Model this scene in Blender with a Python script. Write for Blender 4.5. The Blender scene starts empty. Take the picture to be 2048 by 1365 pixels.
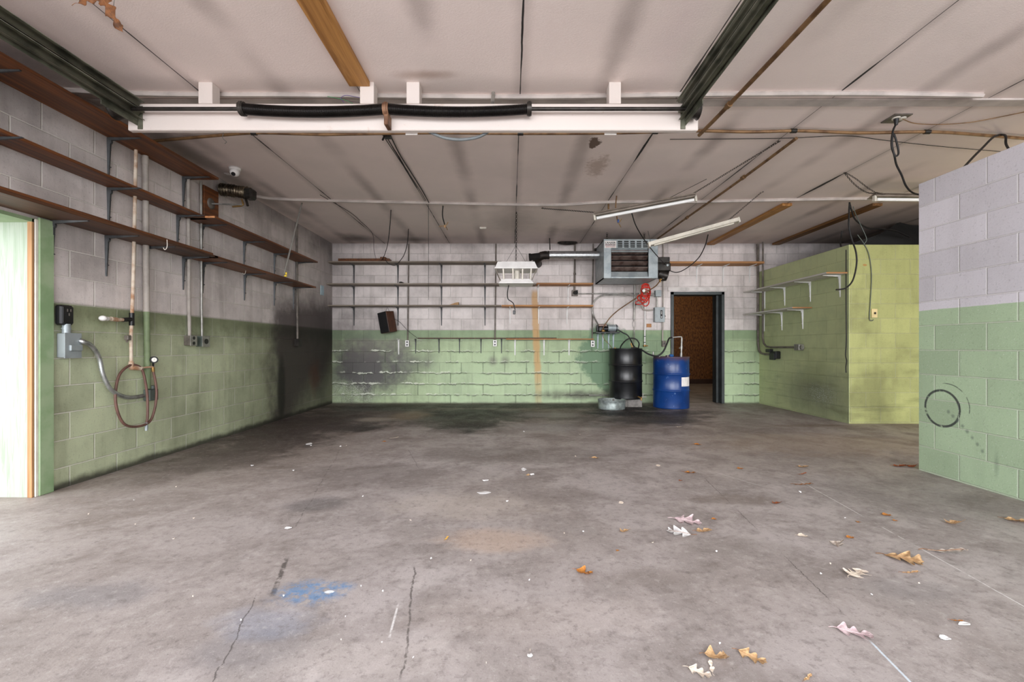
import bpy, math, random
from mathutils import Vector, Matrix, Quaternion
PI = math.pi
random.seed(7)
SC = bpy.context.scene
COL = SC.collection
# ---------------------------------------------------------------- measured room
FOC, CU, CV, H = 900.0, 1022.0, 695.0, 1.05
XL, XR, YB, ZC = -3.34, 3.49, 8.41, 2.99
XP, YP, ZP = 4.64, 6.18, 2.46          # green partition
def P(u, v, Y): return Vector(((u - CU) * Y / FOC, Y, H - (v - CV) * Y / FOC))
def L(u, v, off=0.0):
    x = XL + off; Y = FOC * x / (u - CU); return Vector((x, Y, H - (v - CV) * Y / FOC))
def B(u, v, off=0.0): return P(u, v, YB - off)
def F(u, v, z=0.0):
    Y = FOC * (H - z) / (v - CV); return Vector(((u - CU) * Y / FOC, Y, z))
def C(u, v, off=0.0):
    Y = FOC * (ZC - off - H) / (CV - v); return Vector(((u - CU) * Y / FOC, Y, ZC - off))
def PS(u, v, off=0.0):
    x = XP - off; Y = FOC * x / (u - CU); return Vector((x, Y, H - (v - CV) * Y / FOC))
# ---------------------------------------------------------------- mesh builder
class MB:
    def __init__(s): s.v, s.f, s.sm = [], [], []
    def add(s, vs, fs, smooth=False):
        n = len(s.v); s.v += [Vector(p) for p in vs]
        for f in fs: s.f.append([i + n for i in f]); s.sm.append(smooth)
        return s
    def box(s, a, b, M=None):
        x0, y0, z0 = a; x1, y1, z1 = b
        vs = [Vector(p) for p in ((x0,y0,z0),(x1,y0,z0),(x1,y1,z0),(x0,y1,z0),(x0,y0,z1),(x1,y0,z1),(x1,y1,z1),(x0,y1,z1))]
        if M is not None: vs = [M @ p for p in vs]
        return s.add(vs, [(0,3,2,1),(4,5,6,7),(0,1,5,4),(1,2,6,5),(2,3,7,6),(3,0,4,7)])
    def bbox(s, a, b, r=0.004, M=None):
        """box with chamfered edges"""
        a = Vector(a); b = Vector(b); c = (a + b) / 2; h = (b - a) / 2
        h = Vector((abs(h.x), abs(h.y), abs(h.z))); r = min(r, min(h) * .45)
        idx = {}; vs = []
        for sx in (-1, 1):
            for sy in (-1, 1):
                for sz in (-1, 1):
                    for k in range(3):
                        q = [h.x - r, h.y - r, h.z - r]; q[k] += r
                        idx[(sx, sy, sz, k)] = len(vs)
                        vs.append(c + Vector((sx * q[0], sy * q[1], sz * q[2])))
        fs = []
        for k in range(3):
            o = [i for i in range(3) if i != k]
            for sk in (-1, 1):
                loop = []
                for s1, s2 in ((-1,-1),(1,-1),(1,1),(-1,1)):
                    t = [0,0,0]; t[k] = sk; t[o[0]] = s1; t[o[1]] = s2
                    loop.append(idx[(t[0],t[1],t[2],k)])
                fs.append(loop)
        for k in range(3):
            o = [i for i in range(3) if i != k]
            for s1 in (-1, 1):
                for s2 in (-1, 1):
                    q = []
                    for sk, oo in ((-1, o[0]), (-1, o[1]), (1, o[1]), (1, o[0])):
                        t = [0,0,0]; t[k] = sk; t[o[0]] = s1; t[o[1]] = s2
                        q.append(idx[(t[0],t[1],t[2],oo)])
                    fs.append(q)
        for sx in (-1, 1):
            for sy in (-1, 1):
                for sz in (-1, 1): fs.append([idx[(sx,sy,sz,k)] for k in range(3)])
        if M is not None: vs = [M @ p for p in vs]
        return s.add(vs, fs)
    def tube(s, pts, r, n=10, cap=True, smooth=True):
        """r: number or function(i, t)"""
        pts = [Vector(p) for p in pts]
        m = len(pts); T = []
        for i in range(m):
            a = pts[max(i-1, 0)]; b = pts[min(i+1, m-1)]
            d = b - a; T.append(d.normalized() if d.length > 1e-9 else Vector((0,0,1)))
        up = Vector((0,0,1)) if abs(T[0].z) < .9 else Vector((1,0,0))
        N = T[0].cross(up).normalized(); vs = []
        for i in range(m):
            if i: 
                N = N - T[i] * N.dot(T[i]); N.normalize()
            Bn = T[i].cross(N)
            rr = r(i, i / max(m-1, 1)) if callable(r) else r
            for k in range(n):
                a = 2*PI*k/n; vs.append(pts[i] + (N*math.cos(a) + Bn*math.sin(a))*rr)
        fs = []
        for i in range(m-1):
            for k in range(n):
                k2 = (k+1) % n; fs.append((i*n+k, i*n+k2, (i+1)*n+k2, (i+1)*n+k))
        s.add(vs, fs, smooth)
        if cap:
            s.add(vs[:n], [list(range(n))[::-1]]); s.add(vs[-n:], [list(range(n))])
        return s
    def lathe(s, prof, c=(0,0,0), n=32, smooth=True, M=None):
        """prof: list of (radius, z)"""
        c = Vector(c); vs = []
        for r, z in prof:
            for k in range(n):
                a = 2*PI*k/n; p = Vector((r*math.cos(a), r*math.sin(a), z))
                if M is not None: p = M @ p
                vs.append(c + p)
        fs = [(i*n+k, i*n+(k+1) % n, (i+1)*n+(k+1) % n, (i+1)*n+k) for i in range(len(prof)-1) for k in range(n)]
        return s.add(vs, fs, smooth)
    def cyl(s, a, b, r, n=16, r2=None):
        a = Vector(a); b = Vector(b)
        return s.tube([a, b], (lambda i, t: r + ((r if r2 is None else r2) - r) * t), n)
    def prism(s, poly, d, M=None):
        """polygon in xy, extruded to z=d"""
        n = len(poly); vs = [Vector((x, y, 0)) for x, y in poly] + [Vector((x, y, d)) for x, y in poly]
        if M is not None: vs = [M @ p for p in vs]
        return s.add(vs, [list(range(n))[::-1], list(range(n, 2*n))] + [(i, (i+1) % n, n + (i+1) % n, n + i) for i in range(n)])
    def grid(s, fn, nu, nv, smooth=True):
        vs = [fn(i/nu, j/nv) for j in range(nv+1) for i in range(nu+1)]
        return s.add(vs, [(j*(nu+1)+i, j*(nu+1)+i+1, (j+1)*(nu+1)+i+1, (j+1)*(nu+1)+i) for j in range(nv) for i in range(nu)], smooth)
    def mesh(s, name, mat, o=Vector((0,0,0))):
        me = bpy.data.meshes.new(name)
        me.from_pydata([tuple(p - o) for p in s.v], [], s.f)
        me.polygons.foreach_set('use_smooth', s.sm)
        if mat: me.materials.append(mat)
        me.validate(); me.update()
        return me
def spl(pts, n=8):
    """Catmull-Rom through the points"""
    pts = [Vector(p) for p in pts]; q = [pts[0]*2 - pts[1]] + pts + [pts[-1]*2 - pts[-2]]; out = []
    for i in range(1, len(q)-2):
        a, b, c, d = q[i-1:i+3]
        for k in range(n):
            t = k/n
            out.append(.5*((2*b) + (c-a)*t + (2*a-5*b+4*c-d)*t*t + (3*b-a-3*c+d)*t**3))
    out.append(pts[-1]); return out
ORI = {}
def link(name, me, parent=None, loc=(0,0,0), rot=None):
    o = bpy.data.objects.new(name, me); COL.objects.link(o)
    if parent is not None: o.parent = parent
    o.location = loc
    if rot is not None: o.rotation_euler = rot
    return o
def tag(o, label=None, cat=None, group=None, kind=None):
    if label: o['label'] = label
    if cat: o['category'] = cat
    if group: o['group'] = group
    if kind: o['kind'] = kind
    return o
def thing(name, label, cat, loc=(0,0,0), group=None):
    o = bpy.data.objects.new(name, None); COL.objects.link(o)
    o.empty_display_size = .05; o.location = loc; ORI[o.name] = Vector(loc)
    return tag(o, label, cat, group)
def part(name, mb, mat, parent, label=None):
    """world-space mesh under a thing (or under a part of it)"""
    org = ORI[parent.name]
    o = link(name, mb.mesh(name, mat, org), parent)
    ORI[o.name] = org
    if label: o['label'] = label
    return o
def solo(name, mb, mat, label, cat, group=None):
    xs = [p.x for p in mb.v]; ys = [p.y for p in mb.v]; zs = [p.z for p in mb.v]
    org = Vector(((min(xs)+max(xs))/2, (min(ys)+max(ys))/2, min(zs)))
    o = link(name, mb.mesh(name, mat, org), None, org)
    return tag(o, label, cat, group)
def struct(name, mb, mat, label, cat):
    o = link(name, mb.mesh(name, mat), None)
    return tag(o, label, cat, None, 'structure')
def roundmap(c, sx, sy, sz, n=16, m=10):
    mb = MB(); pr = [(max(math.sin(PI*i/m), 1e-4), -math.cos(PI*i/m)) for i in range(m+1)]
    return mb.lathe(pr, c, n, True, Matrix.Diagonal((sx, sy, sz)))
def chain(mb, pts, size=.02, wire=.0022):
    """linked chain along a polyline"""
    pts = [Vector(p) for p in pts]; seg = []; 
    tot = sum((pts[i+1]-pts[i]).length for i in range(len(pts)-1)); step = size*.78; n = max(2, int(tot/step)); acc = 0; i = 0
    for k in range(n):
        d = (k+.5)*tot/n
        while i < len(pts)-2 and acc + (pts[i+1]-pts[i]).length < d: acc += (pts[i+1]-pts[i]).length; i += 1
        e = pts[i+1]-pts[i]; p = pts[i] + e.normalized()*(d-acc)
        z = e.normalized(); x = z.cross(Vector((.3,.2,1)) if abs(z.z) < .9 else Vector((1,.3,0))).normalized(); y = z.cross(x)
        if k % 2: x, y = y, x
        ring = []
        for j in range(8):
            a = 2*PI*j/8; ring.append(p + z*math.cos(a)*size*.5 + x*math.sin(a)*size*.3)
        vs = []; 
        for j in range(8):
            o = (ring[j]-p).normalized()
            for q in range(4):
                b = 2*PI*q/4; vs.append(ring[j] + o*math.cos(b)*wire + y*math.sin(b)*wire)
        mb.add(vs, [(j*4+q, j*4+(q+1) % 4, ((j+1) % 8)*4+(q+1) % 4, ((j+1) % 8)*4+q) for j in range(8) for q in range(4)], True)
    return mb
# ---------------------------------------------------------------- node helper
def srgb(r, g, b):
    f = lambda c: (c/12.92 if c <= .04045 else ((c+.055)/1.055)**2.4)
    return (f(r/255), f(g/255), f(b/255), 1)
class E:
    def __init__(s, nb, sock): s.nb, s.s = nb, sock
    def _o(s, op, o): return s.nb.m(op, s, o)
    def __add__(s, o): return s._o('ADD', o)
    __radd__ = __add__
    def __sub__(s, o): return s._o('SUBTRACT', o)
    def __rsub__(s, o): return s.nb.m('SUBTRACT', o, s)
    def __mul__(s, o): return s._o('MULTIPLY', o)
    __rmul__ = __mul__
    def __truediv__(s, o): return s._o('DIVIDE', o)
class NB:
    def __init__(s, name):
        s.mat = bpy.data.materials.new(name); s.mat.use_nodes = True
        s.t = s.mat.node_tree; s.t.nodes.clear()
        s.out = s.t.nodes.new('ShaderNodeOutputMaterial')
        s.b = s.t.nodes.new('ShaderNodeBsdfPrincipled')
        s.t.links.new(s.b.outputs[0], s.out.inputs[0])
        s._pos = None
    def n(s, t): return s.t.nodes.new(t)
    def put(s, sock, v):
        if isinstance(v, E): s.t.links.new(v.s, sock)
        elif isinstance(v, bpy.types.NodeSocket): s.t.links.new(v, sock)
        else: sock.default_value = v
    def m(s, op, a, b=None, c=None):
        n = s.n('ShaderNodeMath'); n.operation = op
        for i, x in enumerate((a, b, c)):
            if x is not None: s.put(n.inputs[i], x)
        return E(s, n.outputs[0])
    def abs(s, a): return s.m('ABSOLUTE', a)
    def mn(s, a, b): return s.m('MINIMUM', a, b)
    def mx(s, a, b): return s.m('MAXIMUM', a, b)
    def floor(s, a): return s.m('FLOOR', a)
    def fr(s, a): return s.m('FRACT', a)
    def sm(s, e0, e1, x):
        """smoothstep; e0 > e1 gives the falling one"""
        n = s.n('ShaderNodeMapRange'); n.interpolation_type = 'SMOOTHSTEP'
        s.put(n.inputs['Value'], x)
        if e0 <= e1: n.inputs[1].default_value, n.inputs[2].default_value, n.inputs[3].default_value, n.inputs[4].default_value = e0, e1, 0, 1
        else: n.inputs[1].default_value, n.inputs[2].default_value, n.inputs[3].default_value, n.inputs[4].default_value = e1, e0, 1, 0
        return E(s, n.outputs[0])
    def pos(s, local=False):
        if s._pos is None:
            if local:
                n = s.n('ShaderNodeTexCoord'); so = n.outputs['Object']
            else:
                n = s.n('ShaderNodeNewGeometry'); so = n.outputs['Position']
            s._pos = so; sp = s.n('ShaderNodeSeparateXYZ'); s.t.links.new(so, sp.inputs[0])
            s.x, s.y, s.z = (E(s, sp.outputs[i]) for i in range(3))
        return s._pos
    def vec(s, x, y, z):
        n = s.n('ShaderNodeCombineXYZ')
        for i, q in enumerate((x, y, z)): s.put(n.inputs[i], q)
        return n.outputs[0]
    def noise(s, scale, detail=3, rough=.55, v=None, dist=0.0):
        n = s.n('ShaderNodeTexNoise'); n.inputs['Scale'].default_value = scale
        n.inputs['Detail'].default_value = detail; n.inputs['Roughness'].default_value = rough; n.inputs['Distortion'].default_value = dist
        s.put(n.inputs['Vector'], v if v is not None else s.pos()); return E(s, n.outputs[0])
    def mix(s, f, a, b, mode='MIX'):
        n = s.n('ShaderNodeMix'); n.data_type = 'RGBA'; n.blend_type = mode
        s.put(n.inputs[0], f); s.put(n.inputs[6], a); s.put(n.inputs[7], b); return E(s, n.outputs[2])
    def bump(s, h, dist=.01, strength=1.0):
        n = s.n('ShaderNodeBump'); n.inputs['Distance'].default_value = dist; n.inputs['Strength'].default_value = strength
        s.put(n.inputs['Height'], h); s.t.links.new(n.outputs[0], s.b.inputs['Normal'])
    def col(s, c): s.put(s.b.inputs['Base Color'], c)
    def set(s, rough=None, metal=None, spec=None):
        if rough is not None: s.put(s.b.inputs['Roughness'], rough)
        if metal is not None: s.put(s.b.inputs['Metallic'], metal)
        if spec is not None: s.put(s.b.inputs['Specular IOR Level'], spec)
        return s
    def blob(s, a, b, ca, cb, ra, rb, soft=.5, amp=.5, nz=None):
        """irregular elliptical patch: 1 inside, 0 outside"""
        da = (a - ca) * (1/ra); db = (b - cb) * (1/rb)
        d = s.m('SQRT', da*da + db*db)
        if nz is not None: d = d + (nz - .5) * (2*amp)
        return s.sm(1 + soft*.5, 1 - soft, d)
def simple(name, c, rough=.6, metal=0.0, var=.12, scale=9, bump=0.0, c2=None, spots=0.0, local=True):
    nb = NB(name); nb.pos(local); c = srgb(*c)
    dark = srgb(*c2) if c2 else tuple(x*(1-var*2.2) for x in c[:3]) + (1,)
    n1 = nb.noise(scale, 4); f = nb.sm(.38, .68, n1)
    nb.col(nb.mix(f, c, dark)); nb.set(rough, metal)
    if bump: nb.bump(nb.noise(scale*9, 3), bump, .6)
    return nb.mat
def wood(name, c1, c2, axis='y', rough=.7, freq=26):
    nb = NB(name); nb.pos()
    sc = {'x': (1.2, freq, freq), 'y': (freq, 1.2, freq), 'z': (freq, freq, 1.2)}[axis]
    v = nb.vec(nb.x*sc[0], nb.y*sc[1], nb.z*sc[2]); g = nb.noise(1.0, 4, .6, v, .6); st = nb.noise(2.3, 3)
    c = nb.mix(nb.sm(.32, .68, g), srgb(*c1), srgb(*c2))
    c = nb.mix(nb.sm(.55, .8, st)*.45, c, tuple(q*.4 for q in srgb(*c2)[:3]) + (1,))
    nb.col(c); nb.set(rough); nb.bump(g, .002, .5); return nb.mat
# ================================================================ setting materials
WHITE, GREEN = (178,172,170), (139,166,133)
def block_mat(name, ax, z0, x0, white, green, line=1.365, joint=.3, stain=None, rough=.62, grime=.5, speck=False, jdark=0.0):
    nb = NB(name); nb.pos(); t = nb.x if ax == 'x' else nb.y if ax == 'y' else nb.x + nb.y
    cn = nb.noise(70, 4, .65); ln = nb.noise(1.1, 4, .6); mid = nb.noise(5, 4, .6)
    hh, LL = .2036, .4064
    rz = (nb.z - z0) / hh; row = nb.floor(rz); odd = nb.fr(row*.5)*2
    xs = (t - x0) / LL + odd*.5; col = nb.floor(xs)
    dz = nb.mn(nb.fr(rz), 1 - nb.fr(rz))*hh; dx = nb.mn(nb.fr(xs), 1 - nb.fr(xs))*LL
    d = nb.mn(dz, dx) + (cn - .5)*.002
    jm = nb.sm(.0065, .003, d)
    wn = nb.n('ShaderNodeTexWhiteNoise'); wn.noise_dimensions = '2D'; nb.put(wn.inputs['Vector'], nb.vec(row, col + odd*.5, 0.0)); tone = E(nb, wn.outputs[0])
    if green is None: c = srgb(*white)
    else: c = nb.mix(nb.sm(line-.003, line+.003, nb.z + (mid-.5)*.012), srgb(*green), srgb(*white))
    # painted dirt: mottling, block by block tone
    c = nb.mix(nb.sm(.42, .72, ln)*grime, c, srgb(98,92,88), 'MULTIPLY')
    c = nb.mix(nb.sm(.45, .75, mid)*grime*.45, c, srgb(120,112,105), 'MULTIPLY')
    c = nb.mix(tone*.20, c, srgb(110,108,105), 'MULTIPLY')
    c = nb.mix(nb.sm(.56, .70, cn)*.22, c, srgb(90,86,84), 'MULTIPLY')
    stv = nb.noise(1.0, 4, .6, nb.vec(t*7.0, nb.z*.7, 2.0))
    c = nb.mix(nb.sm(.46,.74,stv)*grime*.7, c, srgb(132,124,114), 'MULTIPLY')
    if speck: c = nb.mix(nb.sm(.64, .70, nb.noise(120, 2))*.35, c, srgb(235,235,235))
    if joint: c = nb.mix(jm*joint, c, srgb(235,232,222))
    if jdark: c = nb.mix(jm*jdark, c, srgb(80,78,70))
    h = (1 - jm)*.5 + cn*.12 + mid*.1
    if stain: c, h2 = stain(nb, c, t, mid, cn, ln); h = h + h2 if h2 is not None else h
    nb.col(c); nb.set(rough); nb.bump(h, .012, .8)
    return nb.mat
def st_left(nb, c, y, mid, cn, ln):
    # soot left by a stove against the far end of the wall
    n2 = nb.noise(2.6, 5, .65)
    z = nb.z
    m = nb.sm(6.05, 6.55, y + (n2-.5)*.8) * nb.sm(1.95, 1.50, z + (n2-.5)*.55 - nb.sm(6.6, 7.2, y)*.1)
    low = nb.sm(.0, .75, z + nb.sm(7.6, 6.6, y)*.5 + (n2-.5)*.6)
    m = m * (low*.75 + .25) * nb.sm(8.55, 7.75, y - nb.sm(.4, 1.2, z)*.5 + (mid-.5)*.3)
    c = nb.mix(m*.94, c, srgb(84,74,74))
    # darker towards the far corner
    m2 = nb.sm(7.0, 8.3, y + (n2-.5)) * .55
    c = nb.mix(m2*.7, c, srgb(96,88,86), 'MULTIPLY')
    # the black vertical run and a rusty patch
    c = nb.mix(nb.blob(y, z, 6.55, .42, .12, .55, .5, .35, n2)*.8, c, srgb(30,27,24))
    c = nb.mix(nb.blob(y, z, 7.65, .55, .22, .3, .7, .6, mid)*.6, c, srgb(110,62,45))
    # darker upper edge under the ceiling, green run-down under the paint line, dirt along the floor
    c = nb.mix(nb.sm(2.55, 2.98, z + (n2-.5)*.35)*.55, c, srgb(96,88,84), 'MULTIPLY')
    c = nb.mix(nb.sm(1.02, 1.36, z + (mid-.5)*.25)*nb.sm(1.40, 1.36, z)*.7, c, srgb(120,126,100), 'MULTIPLY')
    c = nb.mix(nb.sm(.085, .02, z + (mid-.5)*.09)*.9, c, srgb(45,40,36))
    c = nb.mix(nb.sm(4.9, 6.4, y + (n2-.5)*1.2)*nb.sm(1.4,1.3,z)*.55, c, srgb(112,104,98), 'MULTIPLY')
    return c, None
def st_back(nb, c, x, mid, cn, ln):
    z = nb.z; n2 = nb.noise(3.1, 5, .65)
    # crumbling bed joints: a wandering dark line with a pale flaked band above it
    rz = (z - .153)/.2036; near = nb.floor(rz + .5); dzz = (rz - near)*.2036
    w = nb.noise(1.0, 6, .72, nb.vec(x*5.0, near*7.3, 3.1)); w2 = nb.noise(1.0, 5, .7, nb.vec(x*11.0, near*3.7, 7.7))
    sel = nb.noise(1.0, 3, .6, nb.vec(x*1.9, near*13.7, 9.0))
    on = nb.sm(.45, .53, sel) * nb.sm(1.20, 1.02, z + (n2-.5)*.3) * nb.sm(.09, .13, z)
    e = dzz + (w - .5)*.12
    th = nb.sm(.36, .68, w2)*.019
    wst = nb.sm(-.9, -1.9, x + (n2-.5)*1.2)
    dark = nb.sm(.006, -.004, nb.abs(e) - th*.55) * on
    halo = nb.sm(.040, .0, nb.abs(e)) * on * (1 - wst)
    pale = nb.sm(.006, -.004, nb.abs(e - .018) - th*1.1) * on * (wst*.55 + .35)
    odd = nb.fr(nb.floor(rz)*.5)*2; xs = (x + 2.961)/.4064 + odd*.5; vx = nb.abs(xs - nb.floor(xs + .5))*.4064
    vdk = nb.sm(.020, .0, vx + (w2-.5)*.045) * nb.sm(.50, .60, nb.noise(1.0,2,.5,nb.vec(x*2.5, nb.floor(rz)*5.1, 4.0))) * nb.sm(1.1, 1.0, z)
    # brighter fresh-washed lower paint between
    c = nb.mix(nb.sm(1.25, .55, z + (n2-.5)*.5)*nb.sm(-1.9,-1.1,x + (n2-.5)*.6)*.34, c, srgb(188,212,174))
    # soot cloud in the lower corner
    m = nb.blob(x, z, -2.68, .66, .85, .58, .7, .9, n2); c = nb.mix(m*.95, c, srgb(84,80,82))
    c = nb.mix(nb.blob(x, z, -1.85, .78, .5, .2, 1, .9, n2)*.6, c, srgb(92,88,92))
    c = nb.mix(nb.blob(x, z, -2.6, 1.25, .95, .45, .9, .9, n2)*.55, c, srgb(120,112,110))
    for bx, bz in ((-.34,.80), (-.11,.80)): c = nb.mix(nb.blob(x, z, bx, bz, .09, .09, .9, .5, mid)*.6, c, srgb(96,84,88))
    # darker fresh paint behind the black drum
    k = nb.blob(x, z, 1.78, .88, .52, .62, .12, .45, n2); c = nb.mix(k*.85, c, srgb(96,128,98))
    k = nb.blob(x, z, 2.35, 1.05, .6, .30, .2, .5, n2); c = nb.mix(k*.5, c, srgb(110,140,108))
    c = nb.mix(nb.sm(1.16,1.24,z+(n2-.5)*.1)*nb.sm(1.372,1.365,z)*.45, c, srgb(104,132,98))
    # rusty run-down stripe
    xc = nb.abs(x - .475 - (n2-.5)*.05 - (z-1.2)*-.035)
    c = nb.mix(nb.sm(.085, .035, xc + (mid-.5)*.05)*nb.sm(2.16, 2.05, z)*(nb.sm(.02,.75,z)*.55+.35)*.9, c, srgb(196,154,98))
    c = nb.mix(halo*.34, c, srgb(92,110,80)); c = nb.mix(vdk*.5, c, srgb(78,92,68)); c = nb.mix(dark*.80, c, srgb(58,66,50)); c = nb.mix(pale*.85, c, srgb(228,232,216))
    # damp scale near the corner floor
    c = nb.mix(nb.blob(x, z, -3.0, .2, .5, .25, .8, .9, mid)*nb.sm(.52,.62,cn)*.7, c, srgb(214,218,206))
    c = nb.mix(nb.blob(x, z, 1.35, .16, .9, .10, .9, .9, n2)*.75, c, srgb(66,60,54))
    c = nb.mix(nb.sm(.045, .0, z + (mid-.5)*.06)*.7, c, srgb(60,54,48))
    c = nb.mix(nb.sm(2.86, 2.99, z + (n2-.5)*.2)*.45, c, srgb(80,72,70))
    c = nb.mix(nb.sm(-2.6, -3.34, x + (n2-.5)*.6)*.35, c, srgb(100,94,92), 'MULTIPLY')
    return c, pale*.25 - dark*.3
def st_near(nb, c, y, mid, cn, ln):
    # tyre ring and the row of smudges rubbed on the paint
    z = nb.z; a = nb.noise(9, 4, .7)
    for cy, cz, r, th, s, q in ((3.645,.555,.145,.013,.9,.42), (3.61,.575,.185,.005,.75,.46)):
        d = nb.m('SQRT', (y-cy)*(y-cy) + (z-cz)*(z-cz)); 
        m = nb.sm(th, th*.4, nb.abs(d - r + (mid-.5)*.012))*nb.sm(q-.06, q+.06, a)
        if th < .008: m = m*nb.sm(.50, .56, z)*nb.sm(3.66, 3.60, y)
        c = nb.mix(m*s, c, srgb(40,42,48))
    for i in range(8):
        c = nb.mix(nb.blob(y, z, 3.59-i*.037, .535-i*.028-(i*i)*.0012, .014, .016, .8, .5, a)*.6, c, srgb(92,104,96))
    c = nb.mix(nb.blob(y, z, 3.235, .22, .02, .10, .9, .8, a)*.4, c, srgb(96,110,96))
    return c, None
def st_part(nb, c, t, mid, cn, ln):
    z = nb.z; y = nb.y; n2 = nb.noise(2.2, 5, .65)
    side = nb.sm(XP+.01, XP+.004, nb.x)
    c = nb.mix(side*.85, c, nb.mix(nb.sm(.4,.7,mid)*.5, srgb(196,206,158), srgb(176,188,146)))
    m = nb.blob(y, z, 6.85, .35, .85, .38, .9, .9, n2)*side; c = nb.mix(m*.6, c, srgb(92,94,86))
    c = nb.mix(nb.blob(y, z, 6.75, .34, .35, .16, .8, .9, mid)*side*nb.sm(.54,.62,cn)*.8, c, srgb(206,212,206))
    c = nb.mix(nb.sm(.5,.7,nb.noise(1.0,4,.6,nb.vec(nb.x*1.2,nb.y*1.2,nb.z*9)))*.30*nb.sm(1.4,.4,z), c, srgb(108,108,92), 'MULTIPLY')
    c = nb.mix(nb.blob(nb.x, z, 6.0, .93, .55, .05, .8, .9, n2)*(1-side)*.5, c, srgb(104,106,72))
    c = nb.mix(nb.blob(nb.x, z, 4.86, 2.18, .03, .016, .3, .6, mid)*(1-side)*.9, c, srgb(172,128,66))
    c = nb.mix(nb.sm(.5, .75, ln)*.3, c, srgb(130,128,100), 'MULTIPLY')
    return c, None
m_wl = block_mat('grey_and_green_block_paint', 'y', .153, 3.608, (234,225,222), (204,213,178), 1.377, .52, st_left, grime=.42)
m_wb = block_mat('stained_block_paint', 'x', .153, -2.961, (234,225,222), (178,197,156), 1.367, .12, st_back, grime=.40, jdark=.16)
m_wr = block_mat('clean_block_paint', 'y', .008, 3.911, (224,220,226), (178,200,165), 1.360, .30, st_near, grime=.10, speck=True)
m_wp = block_mat('olive_block_paint', 'xy', .02, 6.38, (178,182,118), None, 1.36, .12, st_part, grime=.3)
m_soffit = simple('pale_green_plywood', (208,224,200), .7, 0, .06, 6)
# ---------------------------------------------------------------- ceiling paint
nb = NB('dusty_ceiling_board'); nb.pos(); x, y = nb.x, nb.y
ln = nb.noise(.9, 4, .6); mid = nb.noise(4, 4, .6); n2 = nb.noise(2.5, 5, .65)
c = nb.mix(nb.sm(.4, .72, ln)*.5, srgb(240,225,219), srgb(220,208,202))
pj = (x + 2.36)/1.215; k = nb.floor(pj + .5); dj = nb.abs(pj - k)*1.215
wid = nb.noise(1.0, 3, .6, nb.vec(k*5.3, y*1.1, 0.0))
js = (x + 2.345 - .6075)/1.215; kj = nb.floor(js + .5); dsx = nb.abs(js - kj)*1.215
c = nb.mix(nb.sm(.13, .0, dsx + (n2-.5)*.12)*nb.sm(.3, .62, nb.noise(1.0,3,.5,nb.vec(kj*3.1, y*.8, 5.0)))*.46, c, srgb(112,102,98), 'MULTIPLY')
c = nb.mix(nb.sm(.09, .0, dj + (n2-.5)*.06)*.26, c, srgb(112,102,96), 'MULTIPLY')
c = nb.mix(nb.sm(.001, .0, dj - nb.sm(.42,.75,wid)*.010 - .0022)*.92, c, srgb(38,33,31))
# the long sprung joint over the far fixtures and short splits behind the beam
def split(cx, y0, y1, w, bend=0.0):
    t = (y - y0)*(1/(y1-y0)); env = t*(1-t)*4
    inr = nb.sm(0, .01, t)*nb.sm(1, .99, t)
    return nb.sm(.002, -.002, nb.abs(x - cx - (mid-.5)*.02) - env*w)*inr
for q in ((3.715,4.95,5.85,.022), (1.285,4.05,4.75,.012), (-1.145,4.1,5.3,.008), (.07,2.4,3.3,.006), (2.50,3.05,3.5,.006)):
    c = nb.mix(split(*q)*.95, c, srgb(22,19,18))
for bx, by, ra, rb, s, cc in ((-1.72,4.1,.05,.04,.7,(120,86,60)),
                              (-2.75,8.0,.3,.3,.75,(92,82,74)), (-1.75,8.1,.35,.22,.75,(90,80,72)), (1.2,7.7,.5,.5,.5,(92,84,80)),
                              (3.2,7.9,.9,.5,.4,(96,88,84)), (.05,6.9,.35,.9,.35,(110,100,94)), (-.6,3.2,.25,.06,.6,(150,120,100)), (1.9,6.4,.5,.3,.35,(112,104,98)), (-3.2,5.0,.15,2.2,.5,(70,62,58))):
    c = nb.mix(nb.blob(x, y, bx, by, ra, rb, .9, .7, n2)*s, c, srgb(*cc))
flk = nb.noise(13, 5, .75)
c = nb.mix(nb.blob(x, y, .79, 4.27, .055, .11, .15, 1.5, flk)*.9, c, srgb(84,56,34)); c = nb.mix(nb.blob(x, y, .93, 4.82, .11, .26, .6, 1.5, flk)*.5, c, srgb(150,120,96))
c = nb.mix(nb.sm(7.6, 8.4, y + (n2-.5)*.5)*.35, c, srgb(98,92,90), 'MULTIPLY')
c = nb.mix(nb.sm(4.6, 6.2, x + (n2-.5)*.8)*.6, c, srgb(110,96,84), 'MULTIPLY')  # dimness of the unlit side bay ceiling, put into the colour
nb.col(c); nb.set(.75); nb.bump(nb.noise(160, 3, .7, nb.vec(x*.5, y*1.5, nb.z)) - nb.sm(.004,.0,dj)*.5, .004, .4)
m_ceil = nb.mat
# ---------------------------------------------------------------- concrete
nb = NB('worn_concrete'); nb.pos(); x, y = nb.x, nb.y
big = nb.noise(.55, 5, .6); mid = nb.noise(2.2, 6, .65, dist=.4); fine = nb.noise(24, 5, .7); grit = nb.noise(140, 3, .7)
ang = nb.noise(1.0, 5, .65, nb.vec(x*1.1 + y*.5, y*3.2 - x*1.4, 0.0), .5)
c = nb.mix(nb.sm(.36, .68, big), srgb(178,169,167), srgb(158,148,143))
c = nb.mix(nb.sm(.42, .66, mid)*.75, c, srgb(128,118,113))
c = nb.mix(nb.sm(.50,.66,nb.noise(7.5,6,.72,dist=.5))*.38, c, srgb(116,107,103)); c = nb.mix(nb.sm(.56,.70,nb.noise(5.1,6,.72,nb.vec(x+7.0,y,3.0),.5))*.32, c, srgb(200,192,188))
c = nb.mix(nb.sm(.50, .78, ang)*.50, c, srgb(112,103,98))
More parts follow.
